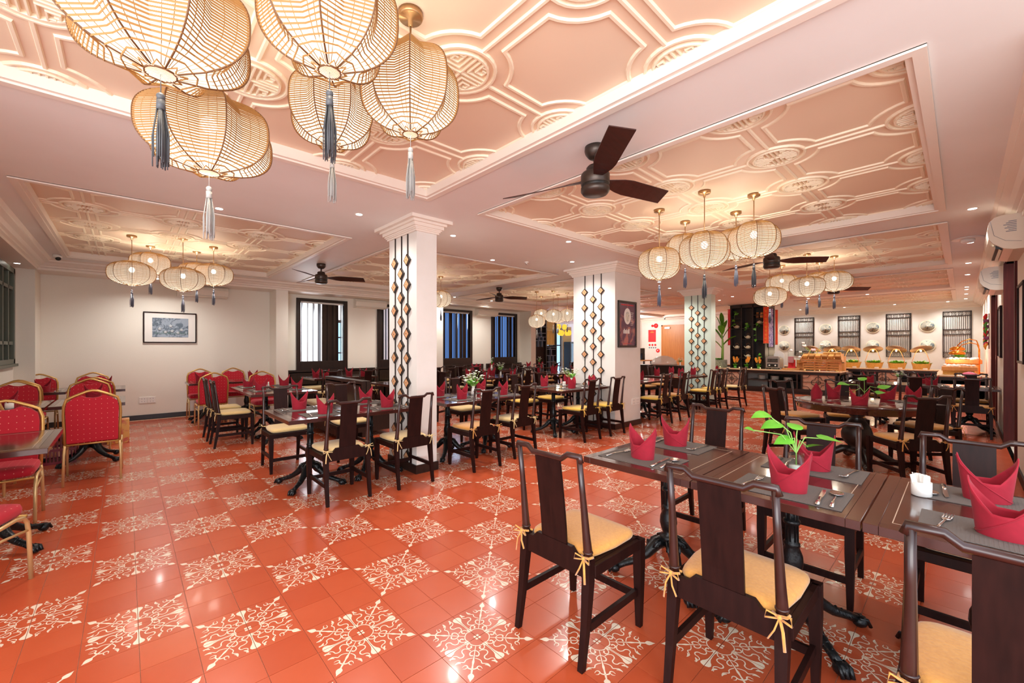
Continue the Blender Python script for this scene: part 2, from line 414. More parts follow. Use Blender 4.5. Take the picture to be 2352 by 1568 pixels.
struct(MB().box(2.42,2.66,YP,YB,0,ZB).obj('wall_back_pilaster',M['wall']))
struct(MB().box(6.5,6.75,YP,YB,0,ZB).obj('wall_back_pilaster_second',M['wall']))
struct(MB().box(10.38,10.62,YP,YB,0,ZB).obj('wall_back_pilaster_third',M['wall']))
struct(MB().box(XL-.1,-1.08,YP,YB,0,ZB).obj('wall_back_corner_pilaster',M['wall']))
wall_with_holes('wall_left','y',XL-.15,XL,2.5,YB,-.1,3.1,[(6.9,9.88,1.13,2.6)],M['wall'])
wall_with_holes('wall_right','x',YR-.14,YR,3.0,XE,-.1,3.1,[(7.4,9.2,0,2.55),(11.3,13.0,0,2.4)],M['wall'])
wall_with_holes('wall_buffet','y',XE,XE+.15,-.6,12.0,-.1,3.1,[],M['column'])
struct(MB().box(17.0,XE,10.9,11.05,-.1,3.1).obj('wall_back_kitchen',M['column']))
# rooms behind the openings
struct(MB().box(-1.4,11.1,12.3,12.45,-.1,3.1).obj('wall_corridor',M['dkwall']))
struct(MB().box(-1.4,22,10.6,16.2,-.12,-.003).obj('floor_corridor',M['tile']))
struct(MB().box(-1.5,22,10.65,16.2,2.8,2.9).obj('ceiling_corridor',M['soffit']))
struct(MB().box(3.0,XE,-2.2,YR-.14,-.06,-.001).obj('floor_side_room',M['carpet']))
struct(MB().box(3.0,XE,-2.3,-2.2,-.1,3.0).obj('wall_side_room',M['dkwall']))
struct(MB().box(3.0,XE,-2.3,YR-.1,2.8,2.9).obj('ceiling_side_room',M['soffit']))
struct(MB().box(11.0,22,16.0,16.15,-.1,3.1).obj('wall_back_lounge',M['dkwall']))

# ceiling: soffit slab with tray openings
trays=[]
for k in range(5):
    x0=-1.3+4.1*k; trays.append((x0,x0+3.44,.14,3.41,[x0+3.47-.83*j for j in range(5)],[.15+.83*j for j in range(5)]))
    xs=max(x0,-.7)
    if k<4: trays.append((xs,x0+3.44,5.3,9.35,[x0+3.47-.83*j for j in range(5)],[5.42+.83*j for j in range(6)]))
trays.append((15.1,18.54,5.3,9.35,[18.57-.83*j for j in range(5)],[5.42+.83*j for j in range(6)]))
b=MB(); xsc=sorted(set([-1.35,XE+.1]+[t[0] for t in trays]+[t[1] for t in trays]))
ysc=sorted(set([-2.2 if 0 else YR-.14,YP]+[t[2] for t in trays]+[t[3] for t in trays]))
ysc=sorted(set([YR-.14,.14,3.41,5.3,9.35,YP]))
xsc=sorted(set([-3.0]+xsc))
for p,q in zip(xsc[:-1],xsc[1:]):
    for r,s in zip(ysc[:-1],ysc[1:]):
        mx,my=(p+q)/2,(r+s)/2
        if any(t[0]<mx<t[1] and t[2]<my<t[3] for t in trays): continue
        b.box(p,q,r,s,ZC,ZC+.2)
ceiling=struct(b.obj('ceiling',M['soffit']))
struct(MB().box(-1.35,11.1,YP,YB+.1,ZB,3.0).obj('trim_1',M['cornice']))      # beam over the wall recesses
struct(MB().box(XL-.1,-1.08,2.5,YP,ZB,ZC+.1).obj('trim_2',M['cornice']))
struct(MB().box(11.1,XE,YP,11.0,ZC,3.0).obj('ceiling_kitchen',M['soffit']))
# tray pieces
ZT=2.875
def arcpts(cx,cy_,r,a0,a1,n=6): return [(cx+r*math.cos(R(a0+(a1-a0)*i/n)),cy_+r*math.sin(R(a0+(a1-a0)*i/n))) for i in range(n+1)]
def octo():
    h=.415; e=.34; r=.276; pts=[]
    off=math.degrees(math.asin((h-e)/r))
    for cx_,cy__,a0,a1 in ((h,h,270-off,180+off),(-h,h,360-off,270+off),(-h,-h,90-off,0+off),(h,-h,180-off,90+off)):
        pts+=arcpts(cx_,cy__,r,a0,a1)
    return pts
def octagon_mb(): return MB().bar(octo(),.026,.011,0,0,closed=True)
def medal_mb(lod=0):
    b=MB(); n=28
    b.bar(arcpts(0,0,.188,0,360,n)[:-1],.022,.015,0,0,closed=True)
    b.bar(arcpts(0,0,.148,0,360,n)[:-1],.018,.018,0,0,closed=True)
    w=.015; z=.018; q=1.12
    b.bar([(0,-.14),(0,.14)],w,z,0); b.bar([(-.14,0),(.14,0)],w,z,0)
    for sx in (-1,1):
        for sy_ in (-1,1):
            f=lambda p:(p[0]*sx*q,p[1]*sy_*q)
            b.bar([f(p) for p in ((.026,.122),(.026,.026),(.122,.026))],.012,z,0)
            b.bar([f(p) for p in ((.052,.115),(.052,.052),(.09,.052),(.09,.08),(.072,.08))],.012,z,0)
            b.bar([f(p) for p in ((.052,.1),(.077,.1))],.011,z,0)
    return b
def clip(mb,x0,x1,y0,y1):
    """clip builder mesh to a rectangle"""
    import bmesh
    bm=bmesh.new(); vs=[bm.verts.new(v) for v in mb.v]
    for f in mb.f: bm.faces.new([vs[i] for i in f])
    for co,no in (((x0,0,0),(-1,0,0)),((x1,0,0),(1,0,0)),((0,y0,0),(0,-1,0)),((0,y1,0),(0,1,0))):
        g=bm.verts[:]+bm.edges[:]+bm.faces[:]
        r=bmesh.ops.bisect_plane(bm,geom=g,plane_co=co,plane_no=no,clear_outer=True)
    me=bpy.data.meshes.new('clipped'); bm.to_mesh(me); bm.free()
    return me
full_oct=octagon_mb().mesh('octagon_moulding',M['mould']); full_med=medal_mb().mesh('medallion',M['mould'])
rib=MB().bar([(-.228,0),(.228,0)],.024,.011,0).mesh('rib_moulding',M['mould'])
cache={}
for ti,(x0,x1,y0,y1,mx,my) in enumerate(trays):
    panel=MB().box(x0-.02,x1+.02,y0-.02,y1+.02,ZT,ZT+.1).obj('tray_panel',M['tray'],ceiling)
    ix0,ix1,iy0,iy1=x0+.05,x1-.05,y0+.05,y1-.05
    mb=MB()
    # trim frame round the opening with a stepped profile
    for (d,z0,z1) in ((.05,ZC-.004,ZT),(.022,ZC-.016,ZC)):
        mb.box(x0-.03,x0+d,y0-.03,y1+.03,z0,z1); mb.box(x1-d,x1+.03,y0-.03,y1+.03,z0,z1)
        mb.box(x0+d,x1-d,y0-.03,y0+d,z0,z1); mb.box(x0+d,x1-d,y1-d,y1+.03,z0,z1)
    mb.obj('tray_trim',M['cornice'],ceiling)
    if ti>8 : continue
    def put(nm,mb_f,full,cx_,cy_,hw,hh,rz=0):
        if cx_-hw>=ix0 and cx_+hw<=ix1 and cy_-hh>=iy0 and cy_+hh<=iy1:
            mobj(nm,full,panel,(cx_,cy_,ZT),(0,0,rz)); return
        if cx_+hw<=ix0+.02 or cx_-hw>=ix1-.02 or cy_+hh<=iy0+.02 or cy_-hh>=iy1-.02: return
        if rz:
            lx0,lx1,ly0,ly1=iy0-cy_,iy1-cy_,-(ix1-cx_),-(ix0-cx_)
        else: lx0,lx1,ly0,ly1=ix0-cx_,ix1-cx_,iy0-cy_,iy1-cy_
        key=(nm,round(max(-1,lx0),3),round(min(1,lx1),3),round(max(-1,ly0),3),round(min(1,ly1),3))
        if key not in cache:
            me=clip(mb_f(),lx0,lx1,ly0,ly1); me.materials.append(M['mould']); cache[key]=me
        if len(cache[key].polygons): mobj(nm,cache[key],panel,(cx_,cy_,ZT),(0,0,rz))
    mxs=mx+[mx[-1]-.83]; mys=[my[0]]+my[1:]
    for a in mx:
        for c in my: put('medallion',medal_mb,full_med,a,c,.2,.2)
    for a in [m+.415 for m in mx]+[mx[-1]-.415]:
        for c in my: put('rib_moulding',lambda:MB().bar([(-.228,0),(.228,0)],.024,.011,0),rib,a,c,.228,.014)
    for a in mx:
        for c in [m+.415 for m in my]+[my[0]-.415]: put('rib_moulding',lambda:MB().bar([(-.228,0),(.228,0)],.024,.011,0),rib,a,c,.014,.228,R(90))
    for a in [m+.415 for m in mx]+[mx[-1]-.415]:
        for c in [m+.415 for m in my]+[my[0]-.415]: put('octagon_moulding',octagon_mb,full_oct,a,c,.36,.36)
# cornices with stepped profile
def cornice(name,p0,p1,prof,up):
    """prof: list of (out,down) from the wall; extruded from p0 to p1; up = outward normal (x,y)"""
    vs=[];n=len(prof)
    for p in (p0,p1):
        for o,d in prof: vs.append((p[0]+up[0]*o,p[1]+up[1]*o,d))
    fs=[(i,(i+1)%n,n+(i+1)%n,n+i) for i in range(n)]+[tuple(range(n)),tuple(range(2*n-1,n-1,-1))]
    return struct(MB().add(vs,fs).obj(name,M['cornice']))
bp=[(0,ZB),(.03,ZB),(.03,ZB+.035),(.06,ZB+.045),(.06,ZB+.07),(.09,ZB+.08),(.12,ZB+.11),(.17,ZB+.13),(.17,ZB+.15),(.2,ZC),(0,ZC)]
cornice('trim_3',(-1.08,YP),(11.1,YP),bp,(0,-1)); cornice('trim_4',(-1.08,2.5),(-1.08,YP),bp,(1,0))
cornice('trim_5',(3.0,YR),(XE,YR),bp,(0,1)); cornice('trim_6',(XE,YR),(XE,11.0),[(o,d) for o,d in bp],(-1,0))
struct(MB().box(-1.08,2.42,YB-.02,YB,0,.09).box(2.66,6.5,YB-.02,YB,0,.09).obj('baseboard_back',M['black']))
struct(MB().box(3.0,7.35,YR,YR+.015,0,.1).box(9.25,11.25,YR,YR+.015,0,.1).obj('baseboard_right',M['dark']))

# ------------------------------------------------------------------ columns
def column(n,x0,x1,y0,y1,m,strips):
    c=struct(MB().box(x0,x1,y0,y1,0,ZC).obj('column',m))
    MB().box(x0-.015,x1+.015,y0-.015,y1+.015,0,.095).obj('baseboard',M['darkrail'] if n==2 else M['black'],c)
    b=MB()
    for o,z0,z1 in ((.02,2.655,2.675),(.032,2.675,2.69),(.042,2.69,2.705),(.06,2.705,2.74),(.085,2.74,2.765),(.13,2.765,2.80)):
        b.box(x0-o,x1+o,y0-o,y1+o,z0,z1)
    b.obj('capital',M['cornice'],c)
    for s,(yy,off) in enumerate(strips):
        MB().box(x0-.012,x0,yy-.006,yy+.006,.1,2.655).obj('strip',M['black'],c)
        k=0; z=2.36-off
        while z>.15:
            d=MB(); r_=.068
            d.add([(x0-.024,yy,z+r_),(x0-.024,yy-r_,z),(x0-.024,yy,z-r_),(x0-.024,yy+r_,z),(x0,yy,z+r_),(x0,yy-r_,z),(x0,yy,z-r_),(x0,yy+r_,z)],[(0,3,2,1),(0,1,5,4),(1,2,6,5),(2,3,7,6),(3,0,4,7)],0)
            q=.05; d.add([(x0-.027,yy,z+q),(x0-.027,yy-q,z),(x0-.027,yy,z-q),(x0-.027,yy+q,z)],[(0,3,2,1)],1)
            d.add([(x0-.029,yy,z+.008),(x0-.029,yy-.008,z),(x0-.029,yy,z-.008),(x0-.029,yy+.008,z)],[(0,3,2,1)],0)
            d.obj('diamond',[M['black'],M['ivory']],c); z-=.275
    return c
column(1,2.36,2.62,3.99,4.62,M['column'],((4.17,0),(4.31,.137),(4.46,0)))
column(2,6.1,6.92,3.90,4.77,M['column'],((4.17,0),(4.33,.137),(4.51,0)))
column(3,10.4,10.66,4.02,4.66,M['columng'],((4.18,0),(4.33,.137),(4.48,0)))
struct(MB().box(15.45,16.1,4.22,5.2,0,ZC).obj('column',M['column']))

# ------------------------------------------------------------------ louvred windows in the back wall
ORD=['first','second','third','fourth']
for n,(a,b_) in enumerate(WIN):
    w=bpy.data.objects.new('window_%d'%(n+1),None); COL.objects.link(w); w.location=(a,YB,0); w['kind']='structure'; W2=b_-a
    fr=MB(); t=.07
    fr.bbox(-.02,t,-.04,.1,.83,2.55); fr.bbox(W2-t,W2+.02,-.04,.1,.83,2.55); fr.bbox(t,W2-t,-.04,.1,2.48,2.55); fr.bbox(t,W2-t,-.045,.1,.83,1.05)
    fr.obj('window_frame',M['black'],w)
    MB().box(t,W2-t,.02,.03,2.44,2.48).obj('curtain_rail',M['white'],w)
    ns=8
    for k in range(ns):
        x=t+.05+(W2-2*t-.1)*k/(ns-1); ang=R([62,66,60,50,12,8,20,64][k] if n==0 else [10,55,15,60,48,20,12,58][k])
        MB().box(-.074,.074,-.007,.007,1.05,2.44,M=Tm(x,.03,0,ang)).obj('slat',M['black'],w)
# what lies beyond: corridor windows lit by daylight
for x0,x1 in ((1.9,3.0),(4.3,5.4)):
    f=MB(); f.box(x0,x1,12.24,12.3,.75,.83).box(x0,x1,12.24,12.3,2.1,2.18).box(x0,x0+.07,12.24,12.3,.83,2.1).box(x1-.07,x1,12.24,12.3,.83,2.1).box((x0+x1)/2-.03,(x0+x1)/2+.03,12.24,12.3,.83,2.1).box(x0,x1,12.24,12.3,1.2,1.24).box(x0,x1,12.24,12.3,1.65,1.69)
    fo=struct(f.obj('window_corridor',M['black'])); MB().box(x0+.03,x1-.03,12.27,12.29,.8,2.15).obj('pane',M['sky'],fo)
for x0,x1 in ((7.3,10.4),(10.8,12.9)):
    f=MB(); f.box(x0,x1,12.2,12.3,.3,.4).box(x0,x1,12.2,12.3,2.6,2.7).box((x0+x1)/2-.03,(x0+x1)/2+.03,12.2,12.3,.4,2.6)
    fo=struct(f.obj('window_corridor',M['black'])); MB().box(x0,x1,12.24,12.29,.35,2.65).obj('pane',M['skyd'],fo)

# lattice partition and the lounge behind it
pt=thing('lattice_partition','black lattice shelf partition between back wall and lounge opening','partition',(11.12,YB,0))
fr=MB(); fr.box(0,.05,-.02,.12,.1,2.6).box(.62,.67,-.02,.12,.1,2.6).box(1.2,1.25,-.02,.12,.1,2.6).box(0,1.25,-.02,.12,.0,.12).box(0,1.25,-.02,.12,2.52,2.6); fr.obj('frame',M['black'],pt)
MB().box(.02,1.22,.1,.12,.1,1.45).box(.02,.62,.1,.12,1.45,2.55).obj('back_panel',M['blackp'],pt)
rg=random.Random(3)
for (px0,px1,pz0,pz1) in ((.05,.62,.12,.75),(.67,1.2,.12,1.4),(.05,.62,1.4,2.52)):
    z=pz0
    while z<pz1-.05:
        hh=rg.choice([.14,.2,.24]); z2=min(pz1,z+hh)
        MB().box(px0,px1,-.01,.1,z2-.02,z2).obj('lattice_bar',M['bluegrey'],pt)
        x=px0+rg.uniform(.12,.3); MB().box(x,x+.02,-.01,.1,z,z2).obj('lattice_bar',M['bluegrey'],pt)
        if px1-x>.3: MB().box(x+.2,x+.22,-.01,.1,z,z2).obj('lattice_bar',M['bluegrey'],pt)
        z=z2
MB().box(.05,.62,.02,.1,.75,1.4).obj('wood_panel',M['dark'],pt)
MB().box(.69,1.18,.02,.05,1.47,2.5).obj('mirror',mat('partition_mirror','C9B07A',.15,metal=.7),pt)
m_=MB()
for k in range(7): m_.box(.74+k*.06,.75+k*.06,-.0,.02,1.5,2.0)
m_.box(.72,1.15,0,.02,2.0,2.02).box(.72,1.15,0,.02,2.12,2.14)
m_.obj('mirror_lattice',M['bronze'],pt)
lw=thing('lounge_window','tall daylit lounge window with bluish panes past the partition','window',(18.55,15.9,0))
MB().box(-.5,.5,-.02,.05,.0,2.5).obj('pane',M['sky'],lw); g=MB()
for x in (-.5,0,.5): g.box(x-.03,x+.03,-.06,-.02,.3,2.5)
for z in (.3,1.5,2.5): g.box(-.53,.53,-.06,-.02,z-.03,z+.03)
g.obj('frame',M['black'],lw)
c=MB(); pts=[(19.1+.035*k,15.75+(.04 if k%2 else -.04)) for k in range(24)]
for q in range(23): c.add([(pts[q][0],pts[q][1],.0),(pts[q+1][0],pts[q+1][1],.0),(pts[q+1][0],pts[q+1][1],2.6),(pts[q][0],pts[q][1],2.6)],[(0,1,2,3)])
tag(c.obj('curtain',M['curtain']),'beige pleated curtain beside the far lounge window','curtain')
cb=thing('display_cabinet','black glass door cabinet at far end of the lounge','cabinet',(19.6,15.4,0))
MB().bbox(-.5,.5,-.25,.25,0,1.7).obj('body',M['blackp'],cb)
for s in (-1,1): MB().box(s*.25-.2,s*.25+.2,-.262,-.25,.5,1.6).obj('door',mat('cabinet_glass','3F6B85',.1,coat=.5),cb)
lamp('POINT',(15.6,13.2,2.2),60,(1,.8,.5),.2)

# yellow silk lanterns cluster in the lounge
def yl():
    t=thing('silk_lantern','x x x x','lantern')
    MB().lathe([(.02,-.13),(.07,-.12),(.11,-.05),(.115,0),(.11,.05),(.07,.12),(.02,.13)],12).obj('shade',M['yglow'],t)
    r=MB()
    for k in range(6): a=math.pi*k/3; r.tube([(.118*math.cos(a)*s_,.118*math.sin(a)*s_,z) for s_,z in ((.2,-.13),(.9,-.07),(1,0),(.9,.07),(.2,.13))],.003,4)
    r.tube([(0,0,.13),(0,0,.5)],.003,4); r.obj('frame',M['bronze'],t); return t
yp=yl()
yll=[(14.7,12.6,2.06,'lower row, first'),(14.95,12.5,2.07,'lower row, second'),(15.22,12.6,2.05,'lower row, third'),(15.48,12.5,2.06,'lower row, fourth'),(15.76,12.6,2.07,'lower row, fifth'),(14.95,12.8,2.34,'upper row, left'),(15.24,12.8,2.36,'upper row, middle'),(15.55,12.7,2.35,'upper row, right')]
for k,(x,y,z,l) in enumerate(yll):
    o=place(yp,'small glowing yellow silk lantern in the lounge cluster, '+l,'lantern',(x,y,z),0,'yellow lanterns hanging in the far lounge')
    MB().tube([(0,0,.13),(0,0,2.8-z)],.004,5).obj('cord',M['bronze'],o)
# ------------------------------------------------------------------ left grille window
gw=bpy.data.objects.new('window_5',None); COL.objects.link(gw); gw.location=(XL,9.88,0); gw['kind']='structure'
g=MB(); 
for y0,y1 in ((-2.98,-2.9),(-.09,0),(-1.5,-1.42)): g.box(-.06,.03,y0,y1,1.13,2.6)
for z0,z1 in ((1.13,1.2),(2.52,2.6)): g.box(-.06,.03,-2.98,0,z0,z1)
for z in (1.42,2.26): g.box(-.04,.02,-2.9,-.09,z,z+.05)
for y in (-.42,-.8,-1.2): g.box(-.04,.02,y-.025,y+.025,1.2,2.52)
g.obj('window_frame',M['green_frame'],gw)
MB().box(-.09,-.08,-2.9,-.05,1.18,2.55).obj('pane',M['grille_bg'],gw)
sc=MB()
for i in range(16):
    for j in range(26):
        y=-.13-i*.055; z=1.24+j*.05+(.025 if i%2 else 0)
        if z>2.48 or (z-1.2)< .0: continue
        if z<1.75 and i<5 : continue
        sc.bar([(math.cos(R(a))*.028,math.sin(R(a))*.028) for a in range(20,200,36)],.010,.012,0,M=Matrix.Translation((-.035,y,z))@Matrix.Rotation(R(90),4,'Y'))
sc.obj('scale_lattice',M['green_frame'],gw,kind='stuff')
MB().box(-.02,.06,-3.0,.02,1.09,1.13).obj('window_sill',M['green_frame'],gw)

# ------------------------------------------------------------------ right wall: doorways
for n,(a,b_,h) in enumerate(((7.4,9.2,2.55),(11.3,13.0,2.4))):
    d=bpy.data.objects.new('door_%d'%(n+1),None); COL.objects.link(d); d['kind']='structure'
    MB().box(b_-.03,b_+.06,YR-.15,YR+.02,0,h+.06).obj('jamb',M['jamb'],d); MB().box(a-.06,a+.03,YR-.15,YR+.02,0,h+.06).obj('jamb',M['jamb'],d)
    MB().box(a-.06,b_+.06,YR-.15,YR+.02,h,h+.08).obj('lintel',M['darkrail'],d)
    MB().box(b_-.07,b_-.03,YR-.9,YR-.15,.02,h).obj('door_leaf',M['jamb'],d)

# ------------------------------------------------------------------ furniture prototypes
def chair_proto(cm):
    t=thing('dining_chair','x x x x','chair')
    D=M['dark']
    for s in (-1,1):
        p=[(s*.192,-.245,0),(s*.192,-.215,.18),(s*.19,-.195,.36),(s*.188,-.19,.46)]
        l=MB()
        for (a,b2,w0,w1) in ((p[0],p[1],.013,.016),(p[1],p[2],.016,.02),(p[2],p[3],.02,.02)):
            l.add([(a[0]-w0,a[1]-w0,a[2]),(a[0]+w0,a[1]-w0,a[2]),(a[0]+w0,a[1]+w0,a[2]),(a[0]-w0,a[1]+w0,a[2]),(b2[0]-w1,b2[1]-w1,b2[2]),(b2[0]+w1,b2[1]-w1,b2[2]),(b2[0]+w1,b2[1]+w1,b2[2]),(b2[0]-w1,b2[1]+w1,b2[2])],
                  [(0,3,2,1),(4,5,6,7),(0,1,5,4),(1,2,6,5),(2,3,7,6),(3,0,4,7)])
        l.obj('leg',D,t)
        l=MB(); w=.021
        l.add([(s*.205-.013,.205-.013,0),(s*.205+.013,.205-.013,0),(s*.205+.013,.205+.013,0),(s*.205-.013,.205+.013,0),
               (s*.205-w,.205-w,.3),(s*.205+w,.205-w,.3),(s*.205+w,.205+w,.3),(s*.205-w,.205+w,.3),
               (s*.205-w,.205-w,.435),(s*.205+w,.205-w,.435),(s*.205+w,.205+w,.435),(s*.205-w,.205+w,.435)],
              [(0,3,2,1),(0,1,5,4),(1,2,6,5),(2,3,7,6),(3,0,4,7),(4,5,9,8),(5,6,10,9),(6,7,11,10),(7,4,8,11),(8,9,10,11)])
        l.obj('leg',D,t)
        po=MB(); po.tube([(s*.188,-.19,.46),(s*.188,-.195,.50),(s*.186,-.205,.58),(s*.183,-.225,.75),(s*.182,-.247,.905)],[.019,.0195,.017,.013,.0125],10)
        po.lathe([(.021,0),(.023,.004),(.021,.008)],12,M=Tm(s*.188,-.193,.485)); po.obj('back_post',M['darkrail'],t)
        MB().box(s*.2-.009,s*.2+.009,-.2,.2,.155,.19).obj('stretcher',D,t)
    MB().box(-.19,.19,.197,.213,.13,.165).obj('stretcher',D,t)
    r=MB(); r.bbox(-.2,.2,.195,.222,.385,.435); 
    for s in (-1,1): r.bbox(s*.206-.012,s*.206+.012,-.18,.2,.385,.435,.002)
    r.box(-.195,.195,-.18,.2,.425,.437); r.obj('seat_frame',D,t)
    # deep shaped rear apron
    xs=[-.175,-.13,-.105,.105,.13,.175]; zt=[.455,.46,.487,.487,.46,.455]
    vs=[(x,-.205,z) for x,z in zip(xs,zt)]+[(x,-.205,.375) for x in xs]+[(x,-.183,z) for x,z in zip(xs,zt)]+[(x,-.183,.375) for x in xs]
    fs=[]
    for i in range(5): fs+=[(i,i+6,i+7,i+1),(12+i,13+i,19+i,18+i),(i,i+1,13+i,12+i),(6+i,18+i,19+i,7+i)]
    fs+=[(0,12,18,6),(5,11,23,17)]
    MB().add(vs,fs).obj('rear_apron',D,t)
    sp=MB(); n=6; w=.074
    vs=[];
    for i in range(n+1):
        k=i/n; z=.482+k*.41; y=-.196-.052*k**1.3
        vs+=[(-w,y-.006,z),(w,y-.006,z),(w,y+.006,z),(-w,y+.006,z)]
    fs=[(4*i+q,4*i+(q+1)%4,4*i+4+(q+1)%4,4*i+4+q) for i in range(n) for q in range(4)]+[(3,2,1,0),(4*n,4*n+1,4*n+2,4*n+3)]
    sp.add(vs,fs).obj('splat',D,t)
    MB().tube([(-.192,-.248,.888),(-.188,-.249,.912),(-.12,-.25,.912),(-.088,-.25,.888),(.088,-.25,.888),(.12,-.25,.912),(.188,-.249,.912),(.192,-.248,.888)],.0135,8).obj('top_rail',M['darkrail'],t)
    # cushion: rounded slab with piping
    def sup(w_,d_,n=28,e=.28):
        out=[]
        for i in range(n):
            a=2*math.pi*i/n; c_,s_=math.cos(a),math.sin(a)
            out.append((w_*math.copysign(abs(c_)**e,c_),d_*math.copysign(abs(s_)**e,s_)))
        return out
    cu=MB(); rings=[(.94,.438),(1.0,.446),(1.02,.458),(1.0,.470),(.93,.480),(.7,.484),(.35,.486)]
    base=sup(.196,.19); vs=[];fs=[];n=len(base)
    for s_,z in rings: vs+=[(x*s_*(1-.1*(y<0)*abs(y)/.19),y*s_+.012,z) for x,y in base]
    for i in range(len(rings)-1):
        for k in range(n): fs.append((i*n+k,i*n+(k+1)%n,(i+1)*n+(k+1)%n,(i+1)*n+k))
    fs+=[tuple(range(n-1,-1,-1)),tuple((len(rings)-1)*n+k for k in range(n))]
    cuo=cu.add(vs,fs,0,True).obj('cushion',cm,t)
    for s in (-1,1):
        k=MB(); x=s*.188
        k.tube([(x*.9,-.165,.462),(x+s*.02,-.185,.47),(x+s*.02,-.215,.475),(x-s*.01,-.22,.472),(x-s*.025,-.2,.47)],.0055,6)
        k.tube([(x+s*.005,-.222,.474),(x+s*.035,-.235,.49),(x+s*.04,-.24,.465),(x+s*.005,-.225,.468)],.005,6,flat=.5)
        k.tube([(x-s*.005,-.222,.474),(x-s*.035,-.238,.488),(x-s*.04,-.24,.464),(x-s*.005,-.225,.468)],.005,6,flat=.5)
        k.tube([(x,-.224,.472),(x-s*.012,-.238,.43),(x-s*.03,-.24,.395)],.0055,6,flat=.5)
        k.tube([(x,-.224,.472),(x+s*.014,-.24,.435),(x+s*.02,-.244,.375)],.0055,6,flat=.5)
        k.ball((x,-.225,.472),.009,8); k.obj('tie',cm,cuo)
    return t
def redchair_proto():
    t=thing('banquet_chair','x x x x','chair')
    def bk(y,k=1.0,n=7):
        pts=[(-.2*k,y,.40)]
        for z in (.55,.7): pts.append((-(.2+.012*(z-.4)/.4)*k,y-.06*(z-.4)/.5,z))
        pts+=[(-.205*k,y-.055,.80),(-.185*k,y-.062,.865),(-.125*k,y-.066,.897),(-.04*k,y-.07,.937),(0,y-.07,.945)]
        return pts+[(-p[0],p[1],p[2]) for p in reversed(pts[:-1])]
    MB().tube(bk(-.215),.013,8).obj('back_frame',M['gold'],t)
    # padded back (dips at the top for the hand hole)
    prof=[(-.19,.42),(-.192,.6),(-.196,.76),(-.185,.83),(-.14,.872),(-.085,.893),(-.045,.875),(0,.868),(.045,.875),(.085,.893),(.14,.872),(.185,.83),(.196,.76),(.192,.6),(.19,.42)]
    vs=[];n=len(prof)
    for off in (-.012,.022):
        for x,z in prof: vs.append((x*(1 if off<0 else .97),-.215-.066*(z-.4)/.5+off,z))
    fs=[tuple(range(n)),tuple(range(2*n-1,n-1,-1))]+[(i,n+i,n+(i+1)%n,(i+1)%n) for i in range(n)]
    MB().add(vs,fs).obj('back_pad',M['redfab'],t)
    s_=MB(); base=[]
    for i in range(24):
        a=2*math.pi*i/24; c_,q=math.cos(a),math.sin(a); base.append((.21*math.copysign(abs(c_)**.3,c_),.205*math.copysign(abs(q)**.3,q)))
    rg_=[(.95,.40),(1,.415),(1.01,.44),(.98,.46),(.85,.472),(.5,.478)]; vs=[];fs=[];n=24
    for k,z in rg_: vs+=[(x*k,y*k+.01,z) for x,y in base]
    for i in range(len(rg_)-1):
        for k in range(n): fs.append((i*n+k,i*n+(k+1)%n,(i+1)*n+(k+1)%n,(i+1)*n+k))
    fs+=[tuple(range(n-1,-1,-1)),tuple((len(rg_)-1)*n+k for k in range(n))]
    s_.add(vs,fs,0,True).obj('seat',M['redfab'],t)
    for s in (-1,1):
        MB().tube([(s*.2,-.215,.42),(s*.208,-.225,.3),(s*.212,-.262,0)],.0115,8).obj('leg',M['gold2'],t)
        MB().tube([(s*.212,-.12,.385),(s*.216,.0,.39),(s*.216,.1,.395),(s*.216,.16,.385),(s*.216,.19,.35),(s*.216,.205,.28),(s*.216,.225,0)],.0115,8).obj('leg',M['gold2'],t)
        MB().tube([(s*.209,-.228,.3),(s*.216,.0,.32),(s*.216,.2,.3)],.008,6).obj('stretcher',M['gold2'],t)
    MB().tube([(-.21,.2,.385),(.21,.2,.385)],.009,6).obj('seat_rail',M['gold'],t); MB().tube([(-.2,-.22,.40),(.2,-.22,.40)],.009,6).obj('seat_rail',M['gold'],t)
    return t
